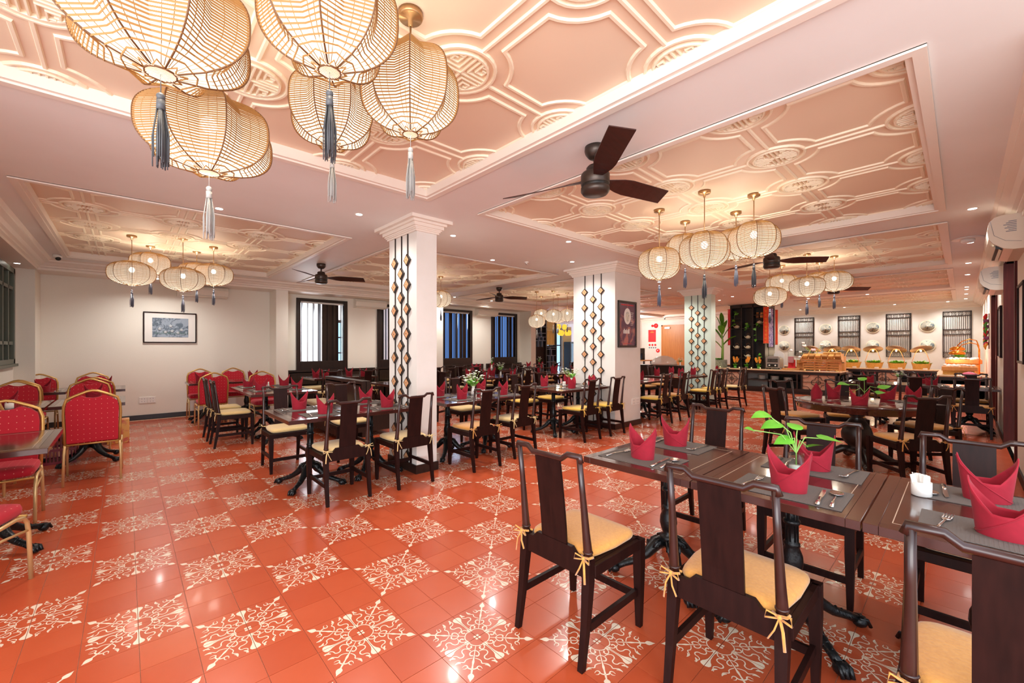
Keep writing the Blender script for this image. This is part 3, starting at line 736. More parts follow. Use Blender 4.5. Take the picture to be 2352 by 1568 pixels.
def table_proto(w,d,name='dining_table',planks=True):
    """w along x, d along y; origin at centre on the floor"""
    t=thing(name,'x x x x','table')
    e=MB(); bw=.045
    for a in ((-w/2,w/2,-d/2,-d/2+bw),(-w/2,w/2,d/2-bw,d/2),(-w/2,-w/2+bw,-d/2+bw,d/2-bw),(w/2-bw,w/2,-d/2+bw,d/2-bw)): e.bbox(*a,.694,.73,.0018)
    e.obj('table_edge',M['tableedge'],t)
    MB().box(-w/2+bw,w/2-bw,-d/2+bw,d/2-bw,.7,.7296).obj('tabletop',M['tabletop'],t)
    i=MB(); q=.075
    for a in ((-w/2+q,w/2-q,-d/2+q,-d/2+q+.003),(-w/2+q,w/2-q,d/2-q-.003,d/2-q),(-w/2+q,-w/2+q+.003,-d/2+q,d/2-q),(w/2-q-.003,w/2-q,-d/2+q,d/2-q)): i.box(*a,.729,.7299)
    i.obj('inlay',M['inlay'],t)
    c=MB(); c.lathe([(.035,.20),(.05,.205),(.052,.225),(.045,.235),(.03,.25),(.042,.275),(.05,.31),(.047,.35),(.032,.39),(.036,.4),(.036,.41),(.027,.42),(.027,.5),(.035,.505),(.038,.515),(.035,.525),(.026,.53),(.025,.66),(.035,.67),(.06,.69),(.06,.7)],16)
    for k in range(8): a=math.pi*k/4; c.tube([(.027*math.cos(a),.027*math.sin(a),.42),(.026*math.cos(a),.026*math.sin(a),.66)],.004,4)
    c.box(-.17,.17,-.02,.02,.685,.7).box(-.02,.02,-.17,.17,.685,.7); c.obj('pedestal',M['iron'],t)
    for k in range(4):
        a=R(45+90*k); m=Tm(0,0,0,a); f=MB()
        f.tube([(.02,0,.2),(.07,0,.185),(.13,0,.12),(.2,0,.075),(.27,0,.055),(.315,0,.038)],[.035,.038,.03,.023,.02,.022],8,M=m)
        for j in range(5): f.tube([(.15+.03*j,-.022,.1-.012*j),(.15+.03*j,0,.125-.013*j),(.15+.03*j,.022,.1-.012*j)],.006,5,M=m)
        f.tube([(.06,-.03,.215),(.09,-.035,.2),(.1,-.03,.17),(.075,-.032,.165),(.07,-.03,.185)],.008,6,M=m); f.tube([(.06,.03,.215),(.09,.035,.2),(.1,.03,.17),(.075,.032,.165),(.07,.03,.185)],.008,6,M=m)
        f.ball((.325,0,.03),.034,10,sz=.88,M=m)
        for s in (-1,0,1): f.tube([(.31,s*.018,.05),(.345,s*.022,.045),(.362,s*.02,.012)],.009,6,M=m)
        f.obj('foot',M['iron'],t)
    return t
def napkin_proto():
    b=MB(); n=40; vs=[];fs=[]; rows=7
    def H(a):
        # two pointed peaks left and right, a straight-sided V between them
        t=math.degrees(math.acos(min(1,abs(math.cos(a))))); return .082+.103*(1-min(1,t/72))+.006*(1-t/90)
    for r in range(rows+1):
        k=r/rows
        for i in range(n):
            a=2*math.pi*i/n; h=H(a)*k; rr=.069+.011*k; q=1+.12*k*abs(math.cos(a))**3
            yk=.78-.12*k*abs(math.cos(a))
            vs.append((rr*q*math.cos(a),rr*yk*math.sin(a),h))
    for r in range(rows):
        for i in range(n): fs.append((r*n+i,r*n+(i+1)%n,(r+1)*n+(i+1)%n,(r+1)*n+i))
    # inner wall
    b0=len(vs)
    for r in range(rows+1):
        k=1-r/rows*.75
        for i in range(n):
            a=2*math.pi*i/n; h=H(a)*k-.001; rr=(.069+.011*k)-.004; q=1+.12*k*abs(math.cos(a))**3; yk=.78-.12*k*abs(math.cos(a))
            vs.append((rr*q*math.cos(a),rr*yk*math.sin(a),h))
    for r in range(rows):
        for i in range(n): fs.append((b0+r*n+i,b0+r*n+(i+1)%n,b0+(r+1)*n+(i+1)%n,b0+(r+1)*n+i))
    for i in range(n): fs.append((rows*n+i,rows*n+(i+1)%n,b0+(i+1)%n,b0+i))
    # puffed centre fold
    c0=len(vs); last=b0+rows*n; vs.append((0,0,.06))
    for i in range(n): fs.append((last+i,last+(i+1)%n,c0))
    b.add(vs,fs,0,True)
    # diagonal overlapping folds front and back
    for sgn in (-1,1):
        pts=[]
        for i in range(9):
            k=i/8; a=math.pi*(1.0-k)*sgn*-1 if 0 else (math.pi*(1-k))*1.0
            aa=-a*sgn if sgn>0 else a
            zz=.008+.142*(abs(math.cos(a))**1.6 if k>.5 else 0) + (.0 if k>.5 else .0)
            zz=.006+ .175*max(0,(k-.12)/.88)**1.5
            h=min(zz,H(aa)*.99); kk=h/max(H(aa),.01); rr=(.069+.011*kk)*1.02; q=1+.12*kk*abs(math.cos(aa))**3; yk=.78-.12*kk*abs(math.cos(aa))
            pts.append((rr*q*math.cos(aa),rr*yk*math.sin(aa),h))
        b.tube(pts,.0022,5)
    return tag(b.obj('napkin',M['napkin']),'x x x x','napkin')
def fork_mesh():
    b=MB(); b.add([],[])
    b.tube([(0,-.09,.003),(0,-.03,.008),(0,.03,.006),(0,.05,.004)],[.006,.004,.003,.006],6,flat=.35)
    b.tube([(0,.045,.004),(0,.058,.004),(0,.066,.005)],[.006,.012,.0125],6,flat=.2)
    for k in range(4): x=-.0095+.0063*k; b.tube([(x,.062,.005),(x,.085,.007),(x,.105,.012)],[.0022,.002,.0012],5)
    return b
def spoon_mesh():
    b=MB(); b.tube([(0,-.09,.003),(0,-.03,.008),(0,.03,.006),(0,.05,.004)],[.0065,.004,.003,.004],6,flat=.35)
    b.lathe([(1e-5,0),(.012,.001),(.02,.005),(.021,.007),(.0195,.007),(.011,.003),(1e-5,.002)],14,sx=1,sy=1.45,M=Tm(0,.075,.002)); return b
def knife_mesh():
    b=MB(); b.tube([(0,-.1,.004),(0,-.01,.005)],[.007,.006],6,flat=.5)
    b.add([(-.006,-.01,.003),(.006,-.01,.003),(.008,.05,.003),(.004,.1,.003),(-.006,.09,.003),(-.006,-.01,.006),(.006,-.01,.006),(.008,.05,.005),(.004,.1,.004),(-.006,.09,.005)],[(4,3,2,1,0),(5,6,7,8,9),(0,1,6,5),(1,2,7,6),(2,3,8,7),(3,4,9,8),(4,0,5,9)]); return b
def placemat_mb(w=.42,d=.29):
    b=MB(); b.box(-w/2,w/2,-d/2,d/2,0,.0022)
    for k in range(40): x=-w/2+w*(k+.5)/40; b.box(x-.003,x+.003,-d/2,d/2,.0022,.0026)
    return b
CH={k:chair_proto(M[m]) for k,m in (('tan','cush'),('straw','cushy'),('yellow','cushg'))}
RC=redchair_proto()
NAP=napkin_proto()
FORK=tag(fork_mesh().obj('fork',M['steel']),'x x x x','fork'); SPOON=tag(spoon_mesh().obj('spoon',M['steel']),'x x x x','spoon')
KNIFE=tag(knife_mesh().obj('knife',M['steel']),'x x x x','knife'); MAT=tag(placemat_mb().obj('placemat',M['matgrey']),'x x x x','placemat')
TAB={}
for o_ in (FORK,SPOON,KNIFE): o_.scale=(1.2,1.2,1.2)
def table(w,d,x,y,label,group):
    k=(round(w,2),round(d,2))
    if k not in TAB: TAB[k]=table_proto(w,d)
    return place(TAB[k],label,'table',(x,y,0),0,group)
CW={'tan':'tan','straw':'pale straw','yellow':'yellow'}
def seat(kind,x,y,face,lab,grp):
    """face: direction the sitter looks, degrees from +X"""
    if kind=='red': return place(RC,'red dotted banquet chair '+lab,'chair',(x,y,0),R(face-90),grp)
    return place(CH[kind],'dark wood chair, %s cushion, %s'%(kind if kind!='straw' else 'cream',lab),'chair',(x,y,0),R(face-90),grp)
ZTOP=.7305
def setting(x,y,face,where,grp,cut=True,nap=True,mat_=True,nrot=0,noff=(0,0)):
    """place setting centred at x,y for a sitter looking along face"""
    a=R(face-90); c_,s_=math.cos(a),math.sin(a)
    def P(lx,ly): return (x+c_*lx-s_*ly,y+s_*lx+c_*ly)
    if mat_: place(MAT,'grey woven placemat '+where,'placemat',(*P(0,0),ZTOP),a,'placemats '+grp)
    z=ZTOP+(.0027 if mat_ else 0)
    if nap: place(NAP,'red folded napkin '+where,'napkin',(*P(noff[0],noff[1]),z),a+R(nrot),'folded napkins '+grp)
    if cut:
        place(FORK,'steel fork '+where,'fork',(*P(-.15,-.02),z),a+R(-8),'forks '+grp)
        place(SPOON,'steel spoon '+where,'spoon',(*P(.168,-.02),z),a+R(4),'spoons '+grp)
        place(KNIFE,'steel knife '+where,'knife',(*P(.122,-.02),z),a+R(4),'knives '+grp)

# ------------------------------------------------------------------ furniture layout
# foreground row beside the camera (runs away to the left)
g='foreground row'
for y,l in ((1.205,'far left dark table of the foreground row with pothos leaf end empty'),(.57,'middle dark table of the foreground row carrying the pothos vase'),(-.065,'nearest dark table of the foreground row carrying the sugar pot')):
    if 'empty' in l: l='left end dark table of the foreground row, two napkins on it'
    table(.86,.63,2.47,y,l,'foreground dining tables')
seat('tan',1.69,1.28,0,'in foreground, back to us, whole chair visible','foreground near side chairs')
seat('tan',1.86,.60,0,'in foreground centre, back to us, bow at right','foreground near side chairs')
seat('tan',1.79,-.09,0,'at the right frame edge, back cropped','foreground near side chairs')
seat('tan',3.23,1.30,180,'across the foreground row, facing us at its left end','foreground far side chairs')
seat('tan',3.04,.60,180,'across the foreground row, behind the pothos vase','foreground far side chairs')
seat('tan',2.98,-.04,180,'across the foreground row, behind the rightmost napkins','foreground far side chairs')
NM=[(2.26,1.26,0,'at left near seat of foreground row'),(2.72,1.28,180,'at left far seat of foreground row'),(2.25,.53,0,'at middle near seat in front of pothos vase'),
    (2.73,.53,180,'at middle far seat behind pothos vase'),(2.24,-.10,0,'at right near seat, largest, cut by frame edge'),(2.72,-.07,180,'at right far seat behind the sugar pot')]
for x,y,f,l in NM: setting(x,y,f,l,'on the foreground row',nrot=-8 if f==0 else 12)
# round table
RX,RY=6.47,.84
rt=thing('round_table','round dark pedestal table with carved baluster and pothos vase','table',(RX,RY,0))
MB().lathe([(.0001,.742),(.56,.742),(.60,.740),(.615,.733),(.62,.722),(.612,.712),(.60,.706),(.60,.695),(.585,.69),(.58,.65),(.57,.645),(.0001,.645)],56).obj('tabletop',M['tabletop'],rt)
MB().lathe([(.561,.7405),(.561,.744),(.552,.744),(.552,.7405)],56).obj('rim_line',M['tableedge'],rt)
MB().lathe([(.10,.13),(.12,.15),(.12,.17),(.08,.19),(.07,.2),(.11,.24),(.145,.3),(.15,.36),(.13,.43),(.09,.5),(.055,.55),(.06,.56),(.075,.57),(.06,.58),(.055,.6),(.1,.63),(.12,.65)],24).obj('pedestal',M['black'],rt)
for k in range(4):
    a=R(20+90*k); f=MB(); m=Tm(0,0,0,a)
    f.tube([(.05,0,.16),(.14,0,.17),(.24,0,.11),(.33,0,.055),(.4,0,.045)],[.05,.045,.04,.035,.034],10,M=m); f.ball((.42,0,.042),.042,12,M=m)
    for s in (-1,0,1): f.tube([(.41,s*.02,.06),(.45,s*.026,.05),(.468,s*.024,.014)],.011,6,M=m)
    f.obj('foot',M['black'],rt)
def rseat(mx,my,lab,k='tan'):
    dx,dy=RX-mx,RY-my; L=math.hypot(dx,dy); return seat(k,mx+.25*dx/L,my+.25*dy/L,math.degrees(math.atan2(dy,dx)),lab,'chairs round the pedestal table')
rseat(5.71,1.51,'nearer of two at left of round table')
rseat(7.01,1.75,'left behind round table, pale blue glints on its back')
rseat(7.60,1.15,'directly behind round table, facing us')
rseat(5.70,.22,'in front right of round table, back to us')
rseat(7.17,.12,'at right of round table, seen side on')
for x,y,l in ((6.42,1.22,'at left front of round table'),(6.78,1.11,'at left back of round table'),(6.11,.77,'at nearest front of round table'),(7.02,.62,'at right back of round table'),(6.83,.38,'at right end of round table')):
    a=math.degrees(math.atan2(RY-y,RX-x)); place(NAP,'red folded napkin '+l,'napkin',(x,y,.7425),R(a-90+6),'folded napkins on the round table')
for x,y,l in ((6.3,1.1,'left'),(6.28,.62,'front'),(6.75,.42,'right')):
    a=math.degrees(math.atan2(RY-y,RX-x))
    place(FORK,'steel fork on round table, %s side'%l,'fork',(x,y,.7425),R(a-95),'forks on the round table'); place(SPOON,'steel spoon on round table, %s side'%l,'spoon',(x+.03,y-.1,.7425),R(a-85),'spoons on the round table')
place(MAT,'pale lace placemat at right of round table','placemat',(6.78,.36,.7425),R(40),'placemats on the round table')

# row A, beside the columns
def rowA(xs,name,front,back,kind,setl,nap_far=True,yc=4.41,tg='tables in the column row'):
    for x,l in xs: table(.64,.88,x,yc,l,tg)
GA='chairs in the column row'
rowA(((1.385,'left half of the dark table before the first column'),(2.02,'right half of the dark table touching the first column')),0,0,0,0,0)
rowA(((3.06,'left half of dark table just right of first column'),(3.70,'right half of dark table with white daisy vase'),),0,0,0,0,0)
rowA(((5.12,'left half of dark table before the second column'),(5.76,'right half of dark table touching the second column')),0,0,0,0,0)
rowA(((7.3,'dark table just right of the second column, left half'),(7.95,'dark table just right of the second column, right half'),(9.1,'dark table before mint column, left half'),(9.75,'dark table before mint column, right half'),(11.2,'dark table right of the mint column')),0,0,0,0,0)
for k,x,y,f,l in (('straw',1.49,3.92,90,'left of two before first column, back to us'),('straw',2.16,3.90,90,'standing against first column, back to us'),
    ('straw',1.38,5.24,270,'facing us across table before first column, left'),('straw',2.1,5.22,270,'facing us across table before first column, right'),
    ('tan',3.05,3.85,90,'just right of first column, back to us'),('straw',3.77,3.95,90,'second right of first column, back to us'),
    ('straw',3.85,5.1,270,'facing us behind the white daisy vase'),
    ('yellow',5.13,3.90,90,'left before second column, back to us'),('yellow',5.78,3.89,90,'right before second column, back to us'),
    ('yellow',5.14,5.10,270,'facing us left of table before second column'),('yellow',5.85,5.12,270,'facing us left edge of second column'),
    ('yellow',7.2,3.78,90,'first right of second column, back to us'),('tan',7.94,3.79,90,'second right of second column, back to us'),
    ('yellow',7.3,5.08,270,'first right of second column, facing us'),('yellow',8.0,5.08,270,'second right of second column, facing us'),
    ('yellow',9.2,3.74,90,'first before mint column, back to us'),('yellow',9.8,3.75,90,'second before mint column, back to us'),
    ('tan',9.25,5.08,270,'first before mint column, facing us'),('tan',9.95,5.06,270,'second before mint column, facing us'),
    ('straw',10.72,3.66,90,'right of mint column near black counter, back to us'),('straw',9.5,5.95,200,'turned sideways before the orange door')):
    seat(k,x,y,f,l,GA)
for x,y,f,l in ((1.36,4.68,270,'at far left seat before first column'),(1.46,4.2,90,'at near left seat before first column'),(2.1,4.70,270,'at far right seat before first column'),(2.12,4.2,90,'at near right seat before first column'),
    (3.12,4.68,270,'at far seat hugging first column right edge'),(3.15,4.22,90,'at near left seat before daisy vase'),(3.85,4.70,270,'at far seat right of daisy vase'),(3.85,4.22,90,'at near right seat of daisy table'),
    (5.2,4.68,270,'at far left seat before second column'),(5.25,4.14,90,'at near left seat before second column'),(5.86,4.2,90,'at near right seat before second column'),(5.8,4.68,270,'at far right seat before second column')):
    setting(x,y,f,l,'in the column row',nrot=10)
for x,y,f,l in ((7.6,4.28,90,'at first seat right of second column'),(8.05,4.66,270,'at far seat right of second column'),(9.7,4.66,270,'at far right seat before mint column'),(9.0,4.66,270,'at far left seat before mint column'),
    (9.3,4.25,90,'at near left seat before mint column'),(9.95,4.25,90,'at near right seat before mint column'),(11.3,4.25,90,'on table right of the mint column')):
    setting(x,y,f,l,'right of the second column',cut=False)

# far right row before the buffet
for y,l in ((1.19,'left dark table of the row before the buffet'),(.555,'dark table with flower vase before the buffet'),(-.08,'right dark table of row before buffet, near wall')): table(.86,.63,10.4,y,l,'tables before the buffet')
for y,l in ((1.19,'left'),(.51,'middle'),(-.1,'right')):
    seat('tan',9.84,y,0,'%s of three before buffet row, back to us'%l,'near chairs of the buffet row'); seat('tan',10.87,y,180,'%s of three across buffet row, facing us'%l,'far chairs of the buffet row')
for x,y,f,l in ((10.2,1.15,0,'near seat left'),(10.6,1.2,180,'far seat left'),(10.2,.35,0,'near seat middle'),(10.6,.45,180,'far seat middle'),(10.2,-.12,0,'near seat right')): setting(x,y,f,l+' of the row before the buffet','before the buffet',cut=(f==0))

# left group T10 with benches
table(.88,.76,1.71,6.88,'near half of dark table beside two side-on chairs','tables left of the first column')
table(.88,.76,1.71,7.66,'far half of dark table beside two side-on chairs','tables left of the first column')
seat('straw',1.14,7.0,0,'nearer of two seen side on, left of first column','side-on chairs'); seat('straw',1.13,7.62,0,'farther of two seen side on, left of first column','side-on chairs')
for x,y,f,l in ((1.5,7.88,0,'far left'),(1.52,7.12,0,'near left'),(2.0,7.72,180,'far right'),(2.0,7.0,180,'near right')): setting(x,y,f,'%s of table beside side-on chairs'%l,'left of the first column',nrot=90)
# red chair area
for (w,d,x,y,l) in ((.63,.88,-.69,4.41,'bare dark table at the left frame edge'),(.63,.88,-.32,7.1,'right half of dark table with red chair in front'),(.63,.88,-.97,7.1,'left half of dark table with sugar bowl'),
    (.63,.88,-.32,9.22,'right half of farthest left dark table by the wall'),(.63,.88,-.97,9.22,'left half of farthest left dark table by the wall'),
    (.63,.7,1.15,9.55,'left half of dark table against the picture wall'),(.63,.7,1.79,9.55,'right half of dark table against the picture wall')):
    table(w,d,x,y,l,'tables among the red chairs')
GR='red banquet chairs'
for x,y,f,l in ((-.705,3.60,68,'at left frame edge, only seat corner visible'),(-.73,4.95,270,'behind bare table at left frame edge'),(-.25,6.2,90,'with full back facing us, left foreground'),(-1.05,6.2,90,'back to us, cut by left frame edge'),
    (-.37,7.78,270,'facing us behind the full-backed red chair'),(-1.04,7.82,270,'facing us behind the sugar bowl'),(-.33,8.62,90,'back to us, behind others at farthest left table'),(-1.05,8.6,90,'back to us, left seat of farthest left table'),
    (-1.04,9.72,270,'against back wall in the left corner'),(-.42,9.74,270,'against back wall, second from left corner'),
    (1.11,10.02,270,'against the picture wall, left of pair'),(1.68,10.02,270,'against the picture wall, right of pair'),(1.12,8.85,90,'back to us, below the picture right corner'),(1.83,8.2,270,'facing us, end of side-on chairs table')):
    seat('red',x,y,f,l,GR)
for x,y,f,l in ((-.95,6.85,90,'cut by left frame edge'),(-.3,7.32,270,'behind full-backed red chair'),(-.25,9.3,270,'on farthest left table, right side'),(-.9,9.0,90,'on farthest left table, left side'),(1.05,9.7,270,'on picture wall table, left side'),(1.85,9.35,90,'on picture wall table, near right'),(1.95,9.75,270,'on picture wall table, far right')):
    setting(x,y,f,l,'among the red chairs',mat_=False,cut=(y<9.1),nrot=25)
# crate and carton under the red tables
cr=thing('plastic_crate','dark red perforated plastic crate under the left table','crate',(-.645,7.32,0))
c=MB(); c.box(-.18,.18,-.14,.14,0,.02)
for z0,z1 in ((.0,.03),(.15,.18),(.32,.35)): c.box(-.2,.2,-.16,-.15,z0,z1).box(-.2,.2,.15,.16,z0,z1).box(-.2,-.19,-.15,.15,z0,z1).box(.19,.2,-.15,.15,z0,z1)
for k in range(14): x=-.195+.03*k; c.box(x-.005,x+.005,-.158,-.152,0,.35).box(x-.005,x+.005,.152,.158,0,.35)
for k in range(10): y=-.15+.033*k; c.box(-.198,-.192,y-.005,y+.005,0,.35).box(.192,.198,y-.005,y+.005,0,.35)
c.obj('body',mat('crate_red','7A1226',.4),cr)
tag(MB().bbox(-.12,.12,-.1,.1,0,.34).obj('carton',blotch('carton_print','E0A23A','C4481E',6),None,(-.08,8.22,0)),'orange printed carton on the floor by the picture wall','box')

# benches (booth seats) and partition
def bench(x0,x1,y,lab,depth=.5,back=.85,face=-1):
    t=thing('bench',lab,'bench',((x0+x1)/2,y,0),0,'panelled benches'); w=(x1-x0)/2
    MB().box(-w,w,-.03,.03,0,back).obj('backrest',M['black'],t)
    n=max(1,round((x1-x0)/.7)); 
    for k in range(n):
        a=-w+2*w*k/n+.05; b2=-w+2*w*(k+1)/n-.05
        f=MB(); f.bar([(a,.5),(b2,.5),(b2,back-.06),(a,back-.06)],.02,.012,0,closed=True,M=Matrix.Translation((0,face*.03,0))@Matrix.Rotation(R(90 if face<0 else -90),4,'X')@(Matrix.Identity(4) if face<0 else Matrix.Scale(-1,4,(0,1,0)))); f.obj('panel_moulding',M['darkrail'],t)
    MB().box(-w,w,min(face*.03,face*depth),max(face*.03,face*depth),.08,.4).obj('base',M['black'],t)
    MB().bbox(-w+.01,w-.01,min(face*.04,face*(depth-.01)),max(face*.04,face*(depth-.01)),.4,.47,.015).obj('cushion',M['cushy'],t)
    return t
bench(2.76,4.9,10.40,'dark panelled bench with straw cushion under first window'); bench(4.95,6.4,10.40,'dark panelled bench with straw cushion under second window')
bench(6.85,8.6,10.40,'dark panelled bench with straw cushion under third window'); bench(8.75,10.34,10.40,'dark panelled bench with straw cushion under fourth window')
o=bench(-.8,.8,0,'dark panelled booth partition between table groups, seat facing left',.42,.86,1); o.location=(2.72,6.95,0); o.rotation_euler=(0,0,R(90))
o=bench(-.8,.8,0,'dark panelled booth partition between table groups, seat facing right',.42,.86,-1); o.location=(2.79,6.95,0); o.rotation_euler=(0,0,R(90))

# middle and back rows
BT=[(3.2,9.35,'by the first window, left'),(3.95,9.35,'by the first window, right'),(3.7,6.95,'behind booth partition'),
    (5.7,9.4,'by the second window'),(7.6,9.4,'by the third window, left'),(8.3,9.4,'by the third window, right'),(10.0,9.4,'by the fourth window'),
    (5.75,7.1,'in the middle row, left of centre vase'),(6.4,7.1,'in the middle row, under the centre vase'),(8.0,7.1,'in the middle row before the lattice'),(8.65,7.1,'in the middle row, right of lattice view'),(10.6,7.3,'far back near the lounge opening')]
for x,y,l in BT: table(.64,.88,x,y,'dark table '+l,'tables of the back rows')
BS=[(3.1,8.73,90,'back to us, first window left'),(3.8,8.62,90,'back to us, first window right'),(5.6,8.7,90,'back to us, second window'),(6.32,8.72,75,'turned aside, second window'),
    (7.5,8.65,90,'back to us, third window left'),(8.2,8.65,90,'back to us, third window right'),(9.9,8.65,90,'back to us, fourth window'),(10.6,8.6,100,'turned aside, fourth window'),
    (4.42,6.78,200,'facing booth, middle row'),(5.13,6.55,90,'back to us, middle row outer left'),(5.8,6.5,90,'back to us, middle row left'),(6.45,6.5,90,'back to us, middle row centre'),
    (5.7,7.8,270,'facing us, middle row left'),(6.45,7.8,270,'facing us, middle row centre'),(6.86,7.1,180,'side on, right end of middle row'),(7.62,6.95,0,'side on, before lattice table'),
    (8.05,6.45,90,'back to us, before lattice table'),(8.7,6.45,90,'back to us, right of lattice table'),(8.0,7.8,270,'facing us, lattice table left'),(8.7,7.8,270,'facing us, lattice table right'),
    (10.6,6.6,90,'back to us, near the lounge opening'),(10.7,8.0,270,'facing us, near the lounge opening'),(11.6,7.6,180,'side on, nearest the lounge opening')]
for x,y,f,l in BS: seat('tan' if x>7 else 'straw',x,y,f,l,'chairs of the back rows')
BN=[(3.15,9.65,270,'first window far left'),(3.2,9.2,90,'first window near left'),(3.9,9.65,270,'first window far right'),(4.05,9.2,90,'first window near right'),(3.8,7.15,0,'behind booth partition'),
    (5.65,9.6,270,'second window far'),(5.7,9.2,90,'second window near'),(7.45,9.2,90,'third window near left'),(7.65,9.65,270,'third window far left'),(8.3,9.6,270,'third window far right'),(9.95,9.65,270,'fourth window far'),(10.05,9.2,90,'fourth window near'),
    (5.7,7.4,270,'middle row far left'),(5.75,6.85,90,'middle row near left'),(6.4,7.4,270,'middle row far centre'),(6.55,6.85,90,'middle row near centre'),(7.95,6.85,90,'lattice table near left'),(8.0,7.4,270,'lattice table far left'),(8.65,7.4,270,'lattice table far right'),(8.75,6.85,90,'lattice table near right'),(10.6,7.6,270,'near lounge opening, far'),(10.7,7.1,90,'near lounge opening, near')]
for x,y,f,l in BN: place(NAP,'red folded napkin in back rows, '+l,'napkin',(x,y,ZTOP),R(f-90+rnd.uniform(-15,15)),'folded napkins of the back rows')
for x,y,f,l in BN[::2]: place(FORK,'steel fork in back rows, '+l,'fork',(x-.12,y,ZTOP),R(f-90),'forks of the back rows')

# vases and plants
def heart(b,p,d,up,L,mi=0):
    """heart leaf: p base, d direction, up normal-ish"""
    d=Vector(d).normalized(); u=Vector(up); s=d.cross(u).normalized(); n=s.cross(d).normalized()
    prof=[(0,.0),(-.08,.16),(-.02,.34),(.2,.44),(.45,.38),(.7,.22),(.9,.07),(1.0,0)]
    vs=[Vector(p)+d*L*t+n*(-.12*L*abs(t-.4)) for t,_ in prof[1:]]; 
    base=Vector(p); pts=[base]; 
    mid=[base+d*L*t+n*L*(.06-.25*(t-.4)**2) for t in (0,.2,.45,.7,1.0)]
    lf=[base+d*L*t+s*L*w+n*L*(.06-.25*(t-.4)**2+.1*w) for t,w in prof]; rt_=[base+d*L*t-s*L*w+n*L*(.06-.25*(t-.4)**2+.1*w) for t,w in prof]
    vs=lf+rt_; fs=[(i,i+1,9+i,8+i) for i in range(7)]
    b.add(vs,fs,mi,True)
def pothos(x,y,z,label,seed,big=1.0,fixed=None):
    t=thing('pothos_vase',label,'plant',(x,y,z)); r=random.Random(seed)
    MB().lathe([(.034,0),(.036,.004),(.036,.1*big),(.033,.1*big),(.033,.008),(.0001,.006)],20).obj('glass',M['glass'],t)
    MB().lathe([(.0001,.008),(.030,.008),(.032,.012),(.032,.035),(.0001,.038)],16).obj('pebbles',M['ceramic'],t)
    lv=fixed or [((-.11,.10,.30),.09),((-.06,.06,.25),.10),((.02,.0,.22),.085),((.07,-.09,.18),.12),((-.02,.02,.17),.09),((.0,-.05,.14),.07),((-.17,.15,.22),.05)]
    st=MB()
    for k,(e,L) in enumerate(lv):
        e=Vector(e); m=Vector((e.x*.35,e.y*.35,.12+e.z*.35)); st.tube([(0,0,.02),(0,0,.1),m,e],.0028,6)
        out=Vector((e.x,e.y,-.02)); out=out if out.length>.03 else Vector((.5,.5,0)); out.normalize(); out.z=-.15+r.uniform(-.2,.5)
        b=MB(); heart(b,e,out,(r.uniform(-.5,.5),r.uniform(-.5,.5),1),L); b.obj('leaf',M['leaf'],t)
    st.obj('stem',M['stem'],t)
    return t
pothos(2.60,.58,ZTOP,'pothos cuttings in a glass on the foreground row',4)
pothos(6.54,.78,.7425,'pothos cuttings in a glass on the round table',9,.8,[((-.16,.14,.20),.12),((-.02,.0,.25),.10),((.14,-.13,.15),.13),((.05,-.1,.1),.09),((-.1,.1,.1),.08)])
def daisies(x,y,z,label,seed,n=26,h=.3,sp=.13,g=True):
    t=thing('flower_vase',label,'flowers',(x,y,z)); r=random.Random(seed)
    MB().lathe([(.03,0),(.034,.02),(.024,.08),(.02,.1),(.026,.12),(.023,.12),(.017,.1),(.0001,.02)],14).obj('vase',M['ceramic'],t)
    s=MB(); f=MB(); l=MB()
    for k in range(n):
        a=r.uniform(0,6.28); q=r.uniform(.1,1)**.6*sp; e=(math.cos(a)*q,math.sin(a)*q,h*r.uniform(.7,1.05)-q*.5)
        s.tube([(0,0,.08),(e[0]*.4,e[1]*.4,.08+(e[2]-.08)*.55),e],.0016,4)
        for j in range(6): aa=j*1.047; f.ball((e[0]+.011*math.cos(aa),e[1]+.011*math.sin(aa),e[2]+.004),.007,6,sz=.6)
        if k%2: heart(l,(e[0]*.5,e[1]*.5,.08+(e[2]-.08)*.5),(math.cos(a),math.sin(a),.5),(0,0,1),.05)
    s.obj('stem',M['stem'],t); f.obj('blossom',M['petal'],t); l.obj('foliage',M['leaf'],t); return t
daisies(3.55,4.5,ZTOP,'white daisy bunch on table right of first column',1,34,.36,.17)
daisies(5.75,4.55,ZTOP,'white blossoms in vase before the second column',2,22,.34,.15)
daisies(6.3,7.0,ZTOP,'dried white flowers on the middle back row',3,18,.32,.1)
daisies(8.2,9.5,ZTOP,'thin white sprigs by the third window',5,8,.34,.05); daisies(10.3,9.5,ZTOP,'thin white sprigs by the fourth window',6,8,.36,.09)
daisies(10.25,.75,ZTOP,'white flowers in vase before the buffet',7,18,.26,.1); daisies(14.0,6.42,.7601,'white leafy bouquet left of mint column',8,24,.3,.16)
